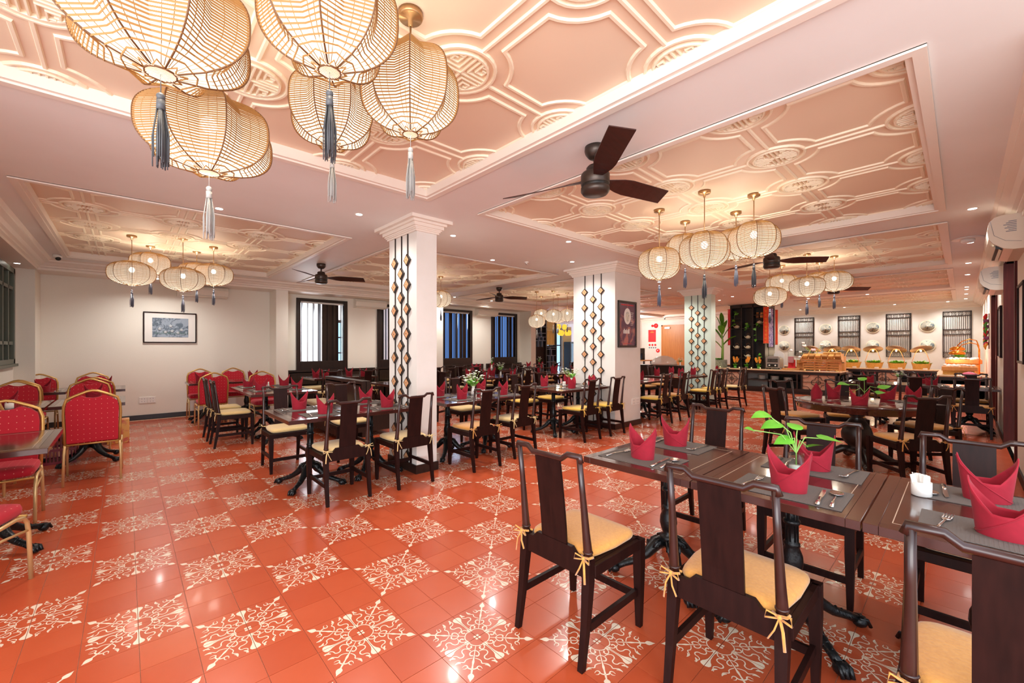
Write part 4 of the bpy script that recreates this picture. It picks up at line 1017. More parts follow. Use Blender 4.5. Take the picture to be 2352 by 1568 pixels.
# condiments
def sugarpot(x,y,label):
    t=thing('sugar_pot',label,'pot',(x,y,ZTOP)); MB().lathe([(.03,0),(.034,.004),(.034,.062),(.031,.062),(.031,.006),(.0001,.006)],20).obj('cup',M['ceramic'],t)
    s=MB(); r=random.Random(2)
    for k in range(9): s.box(-.011,.011,-.0015,.0015,0,.085,M=Tm(r.uniform(-.016,.016),r.uniform(-.016,.016),.008,r.uniform(0,3),r.uniform(-.2,.2),r.uniform(-.2,.2)))
    s.obj('sachet',M['white'],t)
sugarpot(2.60,.12,'white ceramic pot of sugar sachets, foreground row'); sugarpot(-.92,6.78,'white sugar bowl on table at left')
def shakers(x,y,label):
    t=thing('shaker_set',label,'shakers',(x,y,ZTOP))
    for s in (-1,1): m=MB(); m.lathe([(.016,0),(.017,.01),(.011,.05),(.014,.06),(.008,.075),(.0001,.078)],12,M=Tm(s*.02,0,0)); m.obj('shaker',M['ceramic'],t)
    MB().bbox(-.05,.05,-.02,.02,0,.008).obj('tray',M['steel'],t)
for x,y,l in ((-.5,9.1,'white salt and pepper set on farthest left table'),(1.75,7.75,'white salt and pepper set on side-on chairs table'),(3.4,9.3,'white salt and pepper set by first window'),(3.6,4.35,'white salt and pepper set under the daisies'),(5.5,4.5,'white salt and pepper set before second column')): shakers(x,y,l)

# ------------------------------------------------------------------ rattan lanterns
def star(R_,k):  # 16 points: 8 ribs and 8 pinched valleys
    return [(R_*(1 if i%2==0 else k)*math.cos(math.pi*i/8),R_*(1 if i%2==0 else k)*math.sin(math.pi*i/8)) for i in range(16)]
def lantern_meshes(RR,H,tilt,tass):
    def rad(v):  # v -1..1
        return RR*max(.16,(1-abs(v)**2.6)**.5)
    nr=38; st=MB(); th=.0024
    r=random.Random(int(RR*1000))
    for i in range(nr):
        v0=-.985+1.97*i/(nr-1)
        vs=[];n=16
        for k in range(n+1):
            vv=v0+(.03 if k%2 else -.015)+r.uniform(-.004,.004)
            q=star(rad(max(-1,min(1,vv))),.76)[k%n]; z=max(-1,min(1,vv))*H/2
            l=math.hypot(*q); ux,uy=q[0]/l,q[1]/l
            vs+=[(q[0]+ux*th,q[1]+uy*th,z),(q[0],q[1],z+th*1.3),(q[0]-ux*th,q[1]-uy*th,z),(q[0],q[1],z-th*1.3)]
        st.add(vs,[(4*k+a,4*k+(a+1)%4,4*k+4+(a+1)%4,4*k+4+a) for k in range(n) for a in range(4)])
    # thin warps running up the panels
    for p in range(16):
        a0,a1=math.pi*p/8,math.pi*(p+1)/8; k0,k1=(1,.76) if p%2==0 else (.76,1)
        for t in (.33,.66):
            pts=[]
            for j in range(13):
                v=-.98+1.96*j/12; R_=rad(v); x=R_*((1-t)*k0*math.cos(a0)+t*k1*math.cos(a1)); y=R_*((1-t)*k0*math.sin(a0)+t*k1*math.sin(a1)); pts.append((x,y,v*H/2))
            st.tube(pts,.0012,3,caps=False,smooth=False)
    rb=MB()
    for p in range(8):
        a=math.pi*p/4; pts=[(rad(v)*math.cos(a),rad(v)*math.sin(a),v*H/2) for v in [-1+2*j/20 for j in range(21)]]
        rb.tube(pts,.0028,5)
    for z in (-H/2,H/2): rb.tube([(RR*.16*math.cos(R(a)),RR*.16*math.sin(R(a)),z) for a in range(0,361,30)],.003,5)
    ln=MB(); vs=[];m_=15
    for j in range(m_+1):
        v=-.98+1.96*j/m_
        vs+=[(x*.965,y*.965,v*H/2) for x,y in star(rad(v),.76)]
    ln.add(vs,[(j*16+i,j*16+(i+1)%16,(j+1)*16+(i+1)%16,(j+1)*16+i) for j in range(m_) for i in range(16)])
    bt=MB()
    for k in range(9): y=-.028*RR/.22+.007*k*RR/.22; bt.box(-.033*RR/.22,.033*RR/.22,y-.0015,y+.0015,-H/2-.002,-H/2+.001)
    ts=MB(); ts.tube([(0,0,0),(0,0,-.06)],.0015,4).ball((0,0,-.07),.012,10).tube([(0,0,-.08),(0,0,-.11)],[.011,.012],10)
    rr=random.Random(5)
    for k in range(46):
        a=rr.uniform(0,6.28); q=rr.uniform(.2,1); L=rr.uniform(.15,.19); e=.019*q
        ts.tube([(.009*q*math.cos(a),.009*q*math.sin(a),-.105),(e*math.cos(a)*1.1,e*math.sin(a)*1.1,-.105-L*.5),(e*1.05*math.cos(a),e*1.05*math.sin(a),-.105-L)],.0021,3)
    return dict(strands=st.mesh('strands',M['rattan']),ribs=rb.mesh('frame',M['rattand']),glow_lining=ln.mesh('glow_lining',M['glow_lining']),cap=bt.mesh('bottom_slats',M['mould']),
        tassel={k:ts.mesh('tassel',M[k]) for k in ('bluegrey','silver','dkgrey')},H=H)
LT={'tall':lantern_meshes(.215,.385,0,0),'flat':lantern_meshes(.255,.325,0,0),'small':lantern_meshes(.225,.35,0,0)}
bulb_me=MB().ball((0,0,0),.032,12,sz=1.15).mesh('bulb',M['bulb'])
canopy_me=MB().lathe([(.0001,0),(.055,0),(.055,-.022),(.05,-.028),(.012,-.03),(.01,-.06),(.0001,-.06)],24).mesh('canopy',M['bronze'])
def lantern(kind,x,y,zc,label,grp,tas='bluegrey',light=True,rz=0):
    L=LT[kind]; t=thing('rattan_lantern',label,'lantern',(x,y,zc),rz,grp); H=L['H']
    mobj('shade',L['strands'],t); mobj('rib_frame',L['ribs'],t); mobj('glow_lining',L['glow_lining'],t); mobj('bottom_slats',L['cap'],t)
    mobj('bulb',bulb_me,t,(0,0,H*.14)); mobj('canopy',canopy_me,t,(0,0,ZT-zc))
    MB().tube([(0,0,H*.2),(0,0,ZT-zc-.05)],.0045,6).obj('cord',M['bronze'],t)
    mobj('tassel',L['tassel'][tas],t,(0,0,-H/2))
    if grp==G1: light=.42
    if 'red chairs' in grp: light=1.3
    if light: lamp('POINT',(0,0,H*.02),LIGHT_LANTERN*light,(1,.87,.70),.05,name='bulb_light',parent=t)
G1='rattan lanterns of the nearest cluster'
lantern('flat',.08,1.65,2.385,'huge rattan lantern at top left with dark tassel, nearest of all',G1,'dkgrey',rz=.2)
lantern('flat',.27,2.2,2.305,'rattan lantern hanging lowest of the nearest cluster, silver tassel',G1,'silver',rz=.1)
lantern('tall',.49,1.37,2.465,'large rattan lantern at top centre with long dark tassel',G1,'dkgrey',rz=.3)
lantern('tall',.80,2.2,2.62,'rattan lantern behind the top centre one, thin silver tassel',G1,'silver',rz=.05)
lantern('tall',.945,1.65,2.525,'rattan lantern with full cord and canopy visible, right of near cluster',G1,'silver',rz=.25)
G2='rattan lanterns of the right cluster'
for k,(a,b_,c,l,tt) in enumerate(((4.3,2.2,2.29,'left and lowest','bluegrey'),(4.93,2.2,2.55,'half hidden second from left','bluegrey'),(4.11,1.65,2.31,'largest middle','dkgrey'),(5.0,1.67,2.52,'half hidden fourth','bluegrey'),(4.55,1.36,2.43,'rightmost and highest','dkgrey'))):
    lantern('small',a,b_,c,'rattan lantern, %s of five in the right cluster'%l,G2,tt,rz=k*.3)
G3='rattan lanterns over the red chairs'
for k,(a,b_,c,l) in enumerate(((.06,7.42,2.37,'leftmost, above the picture'),(.27,7.98,2.61,'highest, second from left'),(.58,7.12,2.31,'lowest and middle'),(.82,7.96,2.53,'fourth, partly hidden'),(.97,7.45,2.46,'rightmost'))):
    lantern('flat',a,b_,c,'squat rattan lantern over red chairs, '+l,G3,'bluegrey',rz=k*.3)
G4='rattan lanterns before the buffet'
for k,(a,b_,c,l) in enumerate(((8.17,2.2,2.25,'lowest, at left'),(8.88,2.2,2.55,'second, partly hidden'),(8.08,1.66,2.35,'middle front'),(9.0,1.67,2.53,'fourth, mostly hidden'),(8.6,1.4,2.46,'rightmost'))):
    lantern('flat',a,b_,c,'squat rattan lantern before the buffet, '+l,G4,'bluegrey',rz=k*.3)
G5='rattan lanterns behind the first column'
lantern('small',4.93,7.35,2.40,'rattan lantern just right of first column, full outline',G5); lantern('small',4.5,7.1,2.33,'rattan lantern tucked behind first column edge',G5)
G6='rattan lanterns of the far cluster'
for k,(a,b_,c,l) in enumerate(((8.18,7.63,2.08,'lowest, at left'),(8.97,8.19,2.32,'upper left'),(8.38,7.22,2.21,'centre'),(9.1,7.67,2.24,'fourth, mostly hidden'),(8.93,7.2,2.26,'right, touching the second column'))):
    lantern('flat' if 0 else 'small',a,b_,c,'rattan lantern of far cluster, '+l,G6,'silver',rz=k*.3)

# ------------------------------------------------------------------ ceiling fans
def fan(x,y,a0,label):
    t=thing('ceiling_fan',label,'fan',(x,y,ZC),0,'dark three-blade ceiling fans')
    MB().lathe([(.0001,0),(.072,0),(.074,-.03),(.068,-.05),(.05,-.075),(.035,-.085),(.0001,-.085)],28).obj('canopy',M['fan'],t)
    MB().tube([(0,0,-.07),(0,0,-.16)],.013,12).obj('downrod',M['fan'],t)
    MB().lathe([(.0001,-.135),(.05,-.135),(.062,-.15),(.062,-.175),(.09,-.185),(.1,-.2),(.1,-.265),(.094,-.27),(.094,-.285),(.1,-.29),(.1,-.315),(.085,-.335),(.0001,-.34)],36).obj('motor',M['fan'],t)
    MB().lathe([(.0955,-.268),(.096,-.272),(.096,-.284),(.0955,-.288)],36).obj('motor_gap',M['blackp'],t)
    for k in range(3):
        n=8; vs=[]
        for i in range(n+1):
            q=i/n; r=.08+q*.62; tw=R(4+24*(1-math.exp(-q*5)) if q<.3 else 26-8*q); w=.03+.042*min(1,q*3.2); 
            if q<.12: w=.028
            z=-.232-(.0 if q<.1 else .0)
            for s,dz in ((-1,-.003),(1,-.003),(1,.003),(-1,.003)):
                vs.append((r+(.02*s if i==n else 0),s*w*math.cos(tw),z-s*w*math.sin(tw)+dz))
        fs=[(4*i+q,4*i+(q+1)%4,4*i+4+(q+1)%4,4*i+4+q) for i in range(n) for q in range(4)]+[(3,2,1,0),(4*n,4*n+1,4*n+2,4*n+3)]
        MB().add(vs,fs,0,False,Tm(0,0,0,R(a0+120*k))).obj('blade',M['blade'],t)
fan(2.47,1.74,-13,'dark three-blade ceiling fan between the two nearest trays')
fan(2.47,7.3,-20,'dark three-blade ceiling fan left of the first column')
fan(6.58,7.35,-25,'dark three-blade ceiling fan above third window')
fan(6.58,1.75,-50,'dark three-blade ceiling fan behind the right lantern cluster')
fan(10.68,1.75,-45,'dark three-blade ceiling fan near buffet, mostly hidden by lanterns')

# ------------------------------------------------------------------ downlights and ceiling fittings
dm_ring=MB().lathe([(.032,-.001),(.045,-.001),(.047,.0),(.045,.002)],20).mesh('ring',M['white']); dm_b=MB().lathe([(.0001,-.002),(.033,-.002)],16).mesh('lamp_face',M['down'])
DL=[(1.85,4.31,'above the first column, left'),(3.09,4.33,'right of the first column capital'),(4.43,5.11,'beside the fire sprinkler'),(4.42,3.54,'by corner of right tray'),(5.5,4.33,'left of the second column capital'),(.71,5.09,'behind the lowest near lantern'),
    (6.44,-.07,'beside the nearer air conditioner'),(10.54,-.07,'near the farther air conditioner'),(14.7,-.07,'over right counter'),(15.3,-.07,'over right counter, second'),(16.6,-.07,'over right counter, third'),(18.2,-.07,'over right counter, last')]
DL+=[(3.44,9.42,'over the first window'),(5.8,9.65,'over the second window'),(6.9,9.6,'over the third window, left'),(8.3,9.62,'over the third window, right')]
DL+=[(18.95,y,'washing the buffet wall, '+l) for y,l in ((.3,'at right corner'),(1.5,'second'),(2.8,'third'),(4.1,'fourth'),(5.6,'fifth'))]
DL+=[(.45,9.62,'over the framed photograph, behind lanterns'),(8.6,4.4,'left of mint column'),(9.7,4.7,'above mint column'),(12.6,4.3,'right of mint column'),(13.3,4.9,'left of black shelf unit'),(10.68,3.2,'between right trays'),(14.75,1.7,'over the black counter, right'),(14.75,3.0,'over the black counter'),(2.5,-.1,'above the foreground, out of view'),(12.2,-.07,'by the far doorway'),(8.5,-.07,'by the near doorway')]
for x,y,l in DL:
    t=thing('downlight','recessed round downlight '+l,'downlight',(x,y,ZC),0,'recessed downlights'); mobj('ring',dm_ring,t); mobj('lamp_face',dm_b,t)
    lamp('SPOT',(0,0,-.03),LIGHT_DOWN*(.75 if x==18.95 else (.55 if y<0 else (.7 if x<3 and y<5 else 1.2))),(1,.96,.91),.04,(0,0,0),R(150),'lamp_beam',t)
t=thing('downlight','recessed round downlight in the alcove over the grille window','downlight',(-1.2,9.4,ZB),0,'recessed downlights'); mobj('ring',dm_ring,t); mobj('lamp_face',dm_b,t); 
for x,y,l in ((14.0,12.5,'kitchen'),(17.5,10.0,'kitchen door')): lamp('POINT',(x,y if y<11 else 10.2,2.5),70,(1,.95,.88),.2)
lamp('POINT',(3.5,11.5,2.3),35,(.85,.92,1),.3); lamp('POINT',(8.5,11.5,2.3),25,(.6,.75,1),.3); lamp('POINT',(9.0,-1.4,2.3),25,(1,.9,.8),.3)  # points without fixtures, added to brighten kitchen end, corridor and side room
s=thing('smoke_detector','round white ceiling detector dome beside the nearer air conditioner','detector',(8.15,-.05,ZC)); MB().lathe([(.0001,0),(.15,0),(.15,-.01),(.13,-.014),(.0001,-.014)],28).obj('base',M['white'],s); MB().lathe([(.065,-.014),(.065,-.04),(.05,-.055),(.0001,-.058)],24).obj('dome',M['white'],s)
for x,y,l in ((4.95,4.85,'between columns'),(12.0,4.3,'right of the mint column'),(13.9,3.4,'above the black counter')):
    s=thing('sprinkler','small white fire sprinkler head on ceiling '+l,'sprinkler',(x,y,ZC)); MB().lathe([(.0001,0),(.04,0),(.035,-.012),(.012,-.016),(.01,-.035),(.0001,-.035)],16).obj('base',M['white'],s); MB().lathe([(.0001,-.04),(.018,-.04),(.018,-.043),(.0001,-.043)],10).obj('deflector',M['steel'],s)
cm=thing('dome_camera','small white dome camera on ceiling near left corner','camera',(-.78,9.3,ZC)); MB().lathe([(.0001,0),(.055,0),(.055,-.03),(.045,-.05),(.0001,-.05)],20).obj('housing',M['white'],cm); MB().ball((0.01,-.02,-.055),.034,14).obj('lens_dome',M['blackp'],cm)
cm=thing('dome_camera','tiny black camera under ceiling above the orange door','camera',(18.9,9.4,ZC)); MB().lathe([(.0001,0),(.04,0),(.03,-.05),(.0001,-.05)],16).obj('housing',M['white'],cm); MB().ball((0,0,-.07),.035,12).obj('lens_dome',M['blackp'],cm)

# ------------------------------------------------------------------ air conditioners
def ac_right(x,z,label):
    t=thing('air_conditioner',label,'air conditioner',(x,YR,z),0,'wall air conditioners on the right')
    pr=[(0,-.17),(0,.17),(.15,.17),(.2,.155),(.235,.11),(.245,.03),(.235,-.05),(.205,-.10),(.14,-.155),(.08,-.17)]
    vs=[(0,a,b_) for a,b_ in pr]+[(.9,a,b_) for a,b_ in pr]; n=len(pr)
    MB().add(vs,[tuple(range(n-1,-1,-1)),tuple(range(n,2*n))]+[(i,(i+1)%n,n+(i+1)%n,n+i) for i in range(n)]).obj('casing',M['acw'],t)
    MB().box(.04,.86,.13,.19,-.15,-.11).obj('outlet_slot',M['blackp'],t)
    MB().add([(.05,.15,-.165),(.85,.15,-.165),(.85,.225,-.105),(.05,.225,-.105)],[(0,1,2,3)]).add([(.05,.155,-.160),(.85,.155,-.160),(.85,.23,-.10),(.05,.23,-.10)],[(3,2,1,0)]).obj('vane',M['acw'],t)
    g_=MB()
    for k in range(4): g_.tube([(-.001,.225-.02*k*0,.12),(-.002,.2,-.02),(-.001,.13,-.08),(-.001,.03,-.1)],.0015,4)
    g_.obj('seam',M['bluegrey'],t)
    d=MB()
    for k in range(7): d.box(-.002,0,.06,.06+.05+(k*37%5)*.008,.1-k*.016,.106-k*.016)
    d.obj('rating_label',M['bluegrey'],t)
ac_right(6.35,2.5,'white wall air conditioner at the right edge, nearer of two'); ac_right(9.35,2.38,'white wall air conditioner above far doorway, farther of two')
for x,l in ((4.35,'beige slim air conditioner under beam right of first window'),(8.35,'beige slim air conditioner under beam right of third window'),(.75,'beige slim air conditioner half hidden behind the red chair lanterns')):
    t=thing('air_conditioner',l,'air conditioner',(x,YB,2.5),0); MB().add([(0,0,-.1),(0,0,.12),(0,-.14,.12),(0,-.2,.05),(0,-.16,-.06),(0,-.08,-.1)]+[(.85,0,-.1),(.85,0,.12),(.85,-.14,.12),(.85,-.2,.05),(.85,-.16,-.06),(.85,-.08,-.1)],[(5,4,3,2,1,0),(6,7,8,9,10,11)]+[(i,(i+1)%6,6+(i+1)%6,6+i) for i in range(6)]).obj('casing',M['wall'],t)
    MB().box(.05,.8,-.17,-.09,-.09,-.07).obj('vane',M['acw'],t)

# ------------------------------------------------------------------ pictures
def picture(name,label,cat,loc,rz,w,h,fm,pm,mount=.0,fw=.03,dep=.03):
    """hangs facing local -y"""
    t=thing(name,label,cat,loc,rz); f=MB()
    f.bbox(-w/2,w/2,-dep,0,h/2-fw,h/2,.004).bbox(-w/2,w/2,-dep,0,-h/2,-h/2+fw,.004).bbox(-w/2,-w/2+fw,-dep,0,-h/2+fw,h/2-fw,.004).bbox(w/2-fw,w/2,-dep,0,-h/2+fw,h/2-fw,.004); f.obj('frame',fm,t)
    MB().box(-w/2+fw,w/2-fw,-dep*.5,-.002,-h/2+fw,h/2-fw).obj('mount_board' if mount else 'print',M['mount'] if mount else pm,t)
    if mount: MB().box(-w/2+fw+mount,w/2-fw-mount,-dep*.6,-dep*.5,-h/2+fw+mount*.8,h/2-fw-mount*.8).obj('print',pm,t)
    return t
p=picture('framed_picture','framed grey photograph of conical-hatted rowers on the picture wall','picture',(.66,YB,1.77),0,.83,.6,M['dark'],M['photo'],.115,.02)
f=MB()
for k,(x,z) in enumerate(((-.17,-.02),(.0,.04),(.02,-.06),(.17,-.03),(-.08,-.08),(.11,-.09))):
    f.lathe([(.04,0),(.0001,.022)],12,M=Tm(x,-.021,z,0,0,0)@Matrix.Diagonal((1,.15,1,1))); f.lathe([(.02,-.03),(.025,0)],10,M=Tm(x,-.020,z,0)@Matrix.Diagonal((1,.15,1,1)))
f.obj('boat_figures',mat('print_pale','C9D2D8',.7),p)
f=MB(); r=random.Random(8)
for k in range(26): x=-.24+.02*k; f.box(x,x+.008,-.021,-.0195,-.13,-.13+r.uniform(.02,.07))
f.obj('reeds',mat('print_darkgreen','46665A',.7),p)
p=picture('framed_poster','black framed dining poster on the second column','poster',(6.46,3.90,1.78),0,.58,.8,M['black'],M['poster'],0,.035)
f=MB(); f.lathe([(.0001,-.0165),(.095,-.0165)],30,M=Tm(0,-.0,.14,0,R(90))@Matrix.Identity(4)); 
f=MB(); f.add([(.11*math.cos(a*.2094),-.0165,.14+.14*math.sin(a*.2094)) for a in range(30)],[tuple(range(30))]); f.obj('plate_print',M['ceramic'],p)
f=MB(); f.add([(.06*math.cos(a*.2094),-.0172,.13+.09*math.sin(a*.2094)) for a in range(30)],[tuple(range(30))]); f.obj('food_print',M['plate'],p)
f=MB(); x=-.2
for k in range(14): w=.012+.006*(k%3); f.box(x,x+w,-.0175,-.016,.325,.342); x+=w+.011
x=-.13
for k in range(9): f.box(x,x+.018,-.0175,-.016,-.335,-.328); x+=.03
f.obj('lettering',M['redp'],p)
f=MB(); x=-.13
for k in range(6): w=.012+.01*(k%3); f.box(x,x+w,-.0175,-.016,-.16,-.10+.02*(k%2)); x+=w+.012
for k in range(8): f.box(.1,.1+.1-.01*(k%4),-.0175,-.016,.2-.03*k,.206-.03*k)
f.obj('lettering',M['white'],p)
p=picture('framed_picture','framed pale print on right wall beyond near doorway','picture',(10.2,YR,1.62),R(180),.62,.8,M['dark'],M['mount'],.1,.025,.03)
p=picture('framed_picture','framed pale print on right wall cut by frame edge','picture',(6.6,YR,1.62),R(180),.62,.8,M['dark'],M['mount'],.1,.025,.03)
# sockets and small wall fittings
def socket(x,y,z,rz,label):
    t=thing('wall_socket',label,'socket',(x,y,z),rz)
    for s in (-1,1):
        MB().bbox(s*.062-.06,s*.062+.06,-.01,0,-.06,.06,.003).obj('plate',M['white'],t); d=MB()
        for a in (-.025,.025):
            for c in (-.02,.02): d.box(s*.062+c-.003,s*.062+c+.003,-.0108,-.0098,a-.008,a+.008)
        d.obj('pin_holes',M['bluegrey'],t)
socket(.31,YB,.37,0,'double white wall socket below the framed photograph'); socket(6.75,3.90,.42,0,'white wall socket low on the second column')

# ------------------------------------------------------------------ buffet
def flower_panel(w,h):
    """dark quatrefoil lattice, in local x/z, facing -y"""
    b=MB(); T=Matrix.Rotation(R(90),4,'X')
    def c(cx,cz,r,a0,a1): b.tube([(cx+r*math.cos(R(a0+(a1-a0)*i/12)),-.012,cz+r*math.sin(R(a0+(a1-a0)*i/12))) for i in range(13)],.008,5)
    r=min(w,h)*.17
    c(0,0,r*.75,0,360)
    for a in range(4):
        q=R(90*a); c(math.cos(q)*r*1.25,math.sin(q)*r*1.25,r*1.05,90*a-100,90*a+100)
    b.tube([(0,-.012,-h/2),(0,-.012,h/2)],.007,5).tube([(-w/2,-.012,0),(w/2,-.012,0)],.007,5)
    for sx in (-1,1):
        for sz in (-1,1): b.tube([(sx*w/2,-.012,sz*h*.28),(sx*w*.33,-.012,sz*h*.32),(sx*w*.26,-.012,sz*h/2)],.007,5)
    return b
def counter(name,label,x0,x1,y0,y1,ztop,panels):
    """front faces -x at x0; panels: list of (y0,y1,kind)"""
    t=thing(name,label,'counter',(x0,y0,0)); W2=y1-y0; D2=x1-x0
    MB().bbox(-.04,D2+.02,-.04,W2+.04,ztop-.035,ztop,.005).obj('worktop',M['stone'],t)
    b=MB(); b.box(.03,D2,0,W2,.0,.08).box(0,D2,0,.04,.08,ztop-.035).box(0,D2,W2-.04,W2,.08,ztop-.035).box(.0,.05,0,W2,ztop-.12,ztop-.035).box(0,.06,0,W2,.08,.16).box(D2-.03,D2,0,W2,.08,ztop-.035)
    for a,c,k in panels: b.box(0,.05,a-.04,a,.16,ztop-.12).box(0,.05,c,c+.04,.16,ztop-.12)
    b.obj('carcass',M['black'],t)
    for a,c,k in panels:
        if k=='f':
            MB().box(.03,.04,a,c,.16,ztop-.12).obj('backing',M['brickm'],t)
            o=flower_panel(c-a,ztop-.28).obj('flower_lattice',M['black'],t); o.location=(.02,(a+c)/2,(ztop+.04)/2); o.rotation_euler=(0,0,R(-90))
        else:
            MB().box(.02,D2-.04,a,c,.36,.38).obj('shelf',M['black'],t)
    return t
CT=.70
counter('bar_counter','long black counter with stone top carrying the bread crates',14.7,15.75,2.28,6.4,CT,[(.1,.85,'f'),(1.0,2.3,'o'),(2.42,3.1,'f'),(3.2,3.95,'f')])
t=bpy.data.objects['bar_counter']; o=flower_panel(.8,.42).obj('flower_lattice',M['black'],t); o.location=(.5,-.005,.37); MB().box(.1,.95,.0,.004,.14,.6).obj('backing',M['brickm'],t)
counter('buffet_counter','long dark counter along the buffet wall under hat lamps',17.95,18.75,.46,6.4,CT,[(.1,.8,'o'),(.9,1.6,'f'),(1.7,2.5,'o'),(2.6,3.4,'f')])
counter('carving_counter','dark counter with stone top along right wall, heat lamps on it',14.85,17.88,YR+.01,.42,CT,[(.05,.75,'o')])
def plates_stack(x,y,z,n,label,r=.12):
    t=thing('plate_stack',label,'plates',(x,y,z))
    for k in range(n): MB().lathe([(.0001,0),(r*.6,0),(r,.012),(r,.015),(r*.6,.004),(.0001,.004)],20).obj('plate',M['ceramic'],t,(0,0,.012*k))
plates_stack(15.0,4.25,.381,10,'left white plate stack on open counter shelf'); plates_stack(15.0,3.9,.381,9,'middle white plate stack on open counter shelf'); plates_stack(15.0,3.55,.381,7,'right white plate stack on open counter shelf')
plates_stack(18.15,2.6,.381,16,'left white plate stack under buffet counter',.14); plates_stack(18.15,.95,.381,16,'right white plate stack under buffet counter',.14)
# black shelf unit wrapped on the fourth column
sh=thing('shelf_unit','tall black open shelf with teapots, left of the bread crates','shelf',(15.1,4.21,CT)); H=2.08
f=MB(); yy=[0,.335,.67,1.0]
for y in yy: f.box(0,.32,y-.015,y+.015,0,H)
f.box(0,.32,0,1.0,H-.1,H); f.box(.3,.33,0,1,0,H); f.obj('carcass',M['black'],sh)
shelves=[(0,1,.33),(1,2,.33),(2,3,.33),(0,1,.92),(0,1,1.42),(0,1,1.72),(1,2,.62),(1,2,.95),(1,2,1.3),(2,3,.62),(2,3,1.3),(2,3,1.62)]
for a,b_,z in shelves: MB().box(0,.3,yy[a]+.015,yy[b_]-.015,z-.01,z+.01).obj('shelf_board',M['black'],sh)
MB().box(0,.33,.0-.0,1.0,0,.012).obj('base_board',M['black'],sh)
def teapot(x,y,z,rz,label):
    t=thing('teapot',label,'teapot',(x,y,z),rz,'glazed teapots on the black shelf')
    MB().lathe([(.04,0),(.06,.01),(.078,.04),(.078,.06),(.06,.09),(.03,.1),(.0001,.1)],18).obj('body',M['pot'],t)
    MB().lathe([(.035,.098),(.03,.108),(.008,.112),(.01,.122),(.0001,.128)],14).obj('lid',M['pot'],t)
    MB().tube([(.06,0,.03),(.1,0,.06),(.12,0,.1)],[.018,.011,.007],8).obj('spout',M['pot'],t)
    MB().tube([(.055*math.cos(a),0,.09+.10*math.sin(a)) for a in [math.pi*k/10 for k in range(11)]],.006,6).obj('handle',M['rattand'],t)
def shz(z): return CT+z+.011
for (yc,z,rz,l) in ((.835,1.30,90,'top left shelf bay beside trailing pothos'),(.17,1.42,-90,'upper right bay'),(.5,1.30-.35,80,'centre column, highest'),(.835,.62,85,'left column, lowest'),(.5,.62,95,'centre column, middle'),(.5,.33,90,'centre column, lowest')):
    teapot(15.2,4.21+yc,shz(z) ,R(rz),'pale glazed teapot, '+l)
def trail(x,y,z,label,seed,n=8,drop=.3):
    t=thing('trailing_plant',label,'plant',(x,y,z)); r=random.Random(seed); MB().lathe([(.03,0),(.045,.03),(.04,.08),(.036,.08),(.03,.02),(.0001,.02)],14).obj('glass_jar',M['steel'] if 0 else M['glass'],t)
    s=MB(); pts=[(0,0,.05),(-.02,.02,.14),(-.08,.03,.1),(-.1,.05,-.05),(-.1,.04,-drop)]; s.tube(pts,.003,5); s.obj('vine',M['stem'],t)
    for k in range(n):
        q=k/(n-1)*3.99; i=int(q); f_=q-i; a=Vector(pts[i]).lerp(Vector(pts[i+1]),f_); b=MB(); heart(b,a,(-.6,r.uniform(-1,1),r.uniform(-.3,.4)),(0,0,1) if k%2 else (-1,0,.3),.1); b.obj('leaf',M['leaf'],t)
trail(15.18,5.04,shz(1.72),'trailing pothos at top left of black shelf',1); trail(15.18,4.68,shz(1.3),'trailing pothos in centre of black shelf',2,7,.05)
trail(15.18,4.4,shz(1.3),'long trailing pothos at right of black shelf',3,9,.42); trail(15.18,4.35,shz(.33),'low pothos in lower right shelf bay',4,6,.0)
for (yc,z,c,l) in ((.22,1.62,'pot','squat clay jar on top right shelf'),(.1,1.62,'orange','orange jar on top right shelf')):
    t=thing('jar',l,'jar',(15.18,4.21+yc,shz(z))); MB().lathe([(.035,0),(.05,.03),(.05,.12),(.035,.15),(.0001,.15)],16).obj('body',M['rattand'] if c=='pot' else M['lwood'],t); MB().lathe([(.04,.15),(.04,.175),(.0001,.18)],16).obj('lid',M['bread'],t)
for k in range(5):
    o=MB().lathe([(.02,0),(.028,.01),(.03,.09),(.027,.09),(.025,.01),(.0001,.01)],12).obj('drinking_glass',M['glass'],None,(15.2,5.0+.045*k-.03,shz(.33))); tag(o,'clear drinking glass low on black shelf, %s from right'%NTH[k],'glass','glasses on the black shelf')
# banners and scroll picture on the side of the shelf column
def banner(x,y,z,rz,w,h,m,label):
    t=thing('hanging_banner',label,'banner',(x,y,z),rz); n=8; vs=[]
    for i in range(n+1): a=-w/2+w*i/n; yy_=.008*math.sin(i*1.6); vs+=[(a,yy_-.01,-h),(a,yy_-.01,0),(a,yy_-.003,-h),(a,yy_-.003,0)]
    fs=[]
    for i in range(n): fs+=[(4*i,4*i+4,4*i+5,4*i+1),(4*i+2,4*i+3,4*i+7,4*i+6),(4*i,4*i+2,4*i+6,4*i+4),(4*i+1,4*i+5,4*i+7,4*i+3)]
    MB().add(vs,fs).obj('cloth',m,t); MB().tube([(-w/2-.02,0,0),(w/2+.02,0,0)],.008,6).tube([(-w/2-.01,0,-h),(w/2+.01,0,-h)],.008,6).obj('rod',M['bronze'],t)
    return t
t=banner(15.06,4.16,2.66,R(-70),.14,1.15,M['orange'],'orange banner with gold characters right of black shelf')
g_=MB()
for k in range(8):
    z=-.12-.125*k; g_.box(-.035,.035,-.024,-.02,z,z+.012).box(-.006,.006,-.024,-.02,z-.05,z+.03).box(-.03,.0,-.024,-.02,z-.03,z-.02).box(.0,.035,-.024,-.02,z-.05,z-.042)
g_.obj('characters',M['petalo'],t)
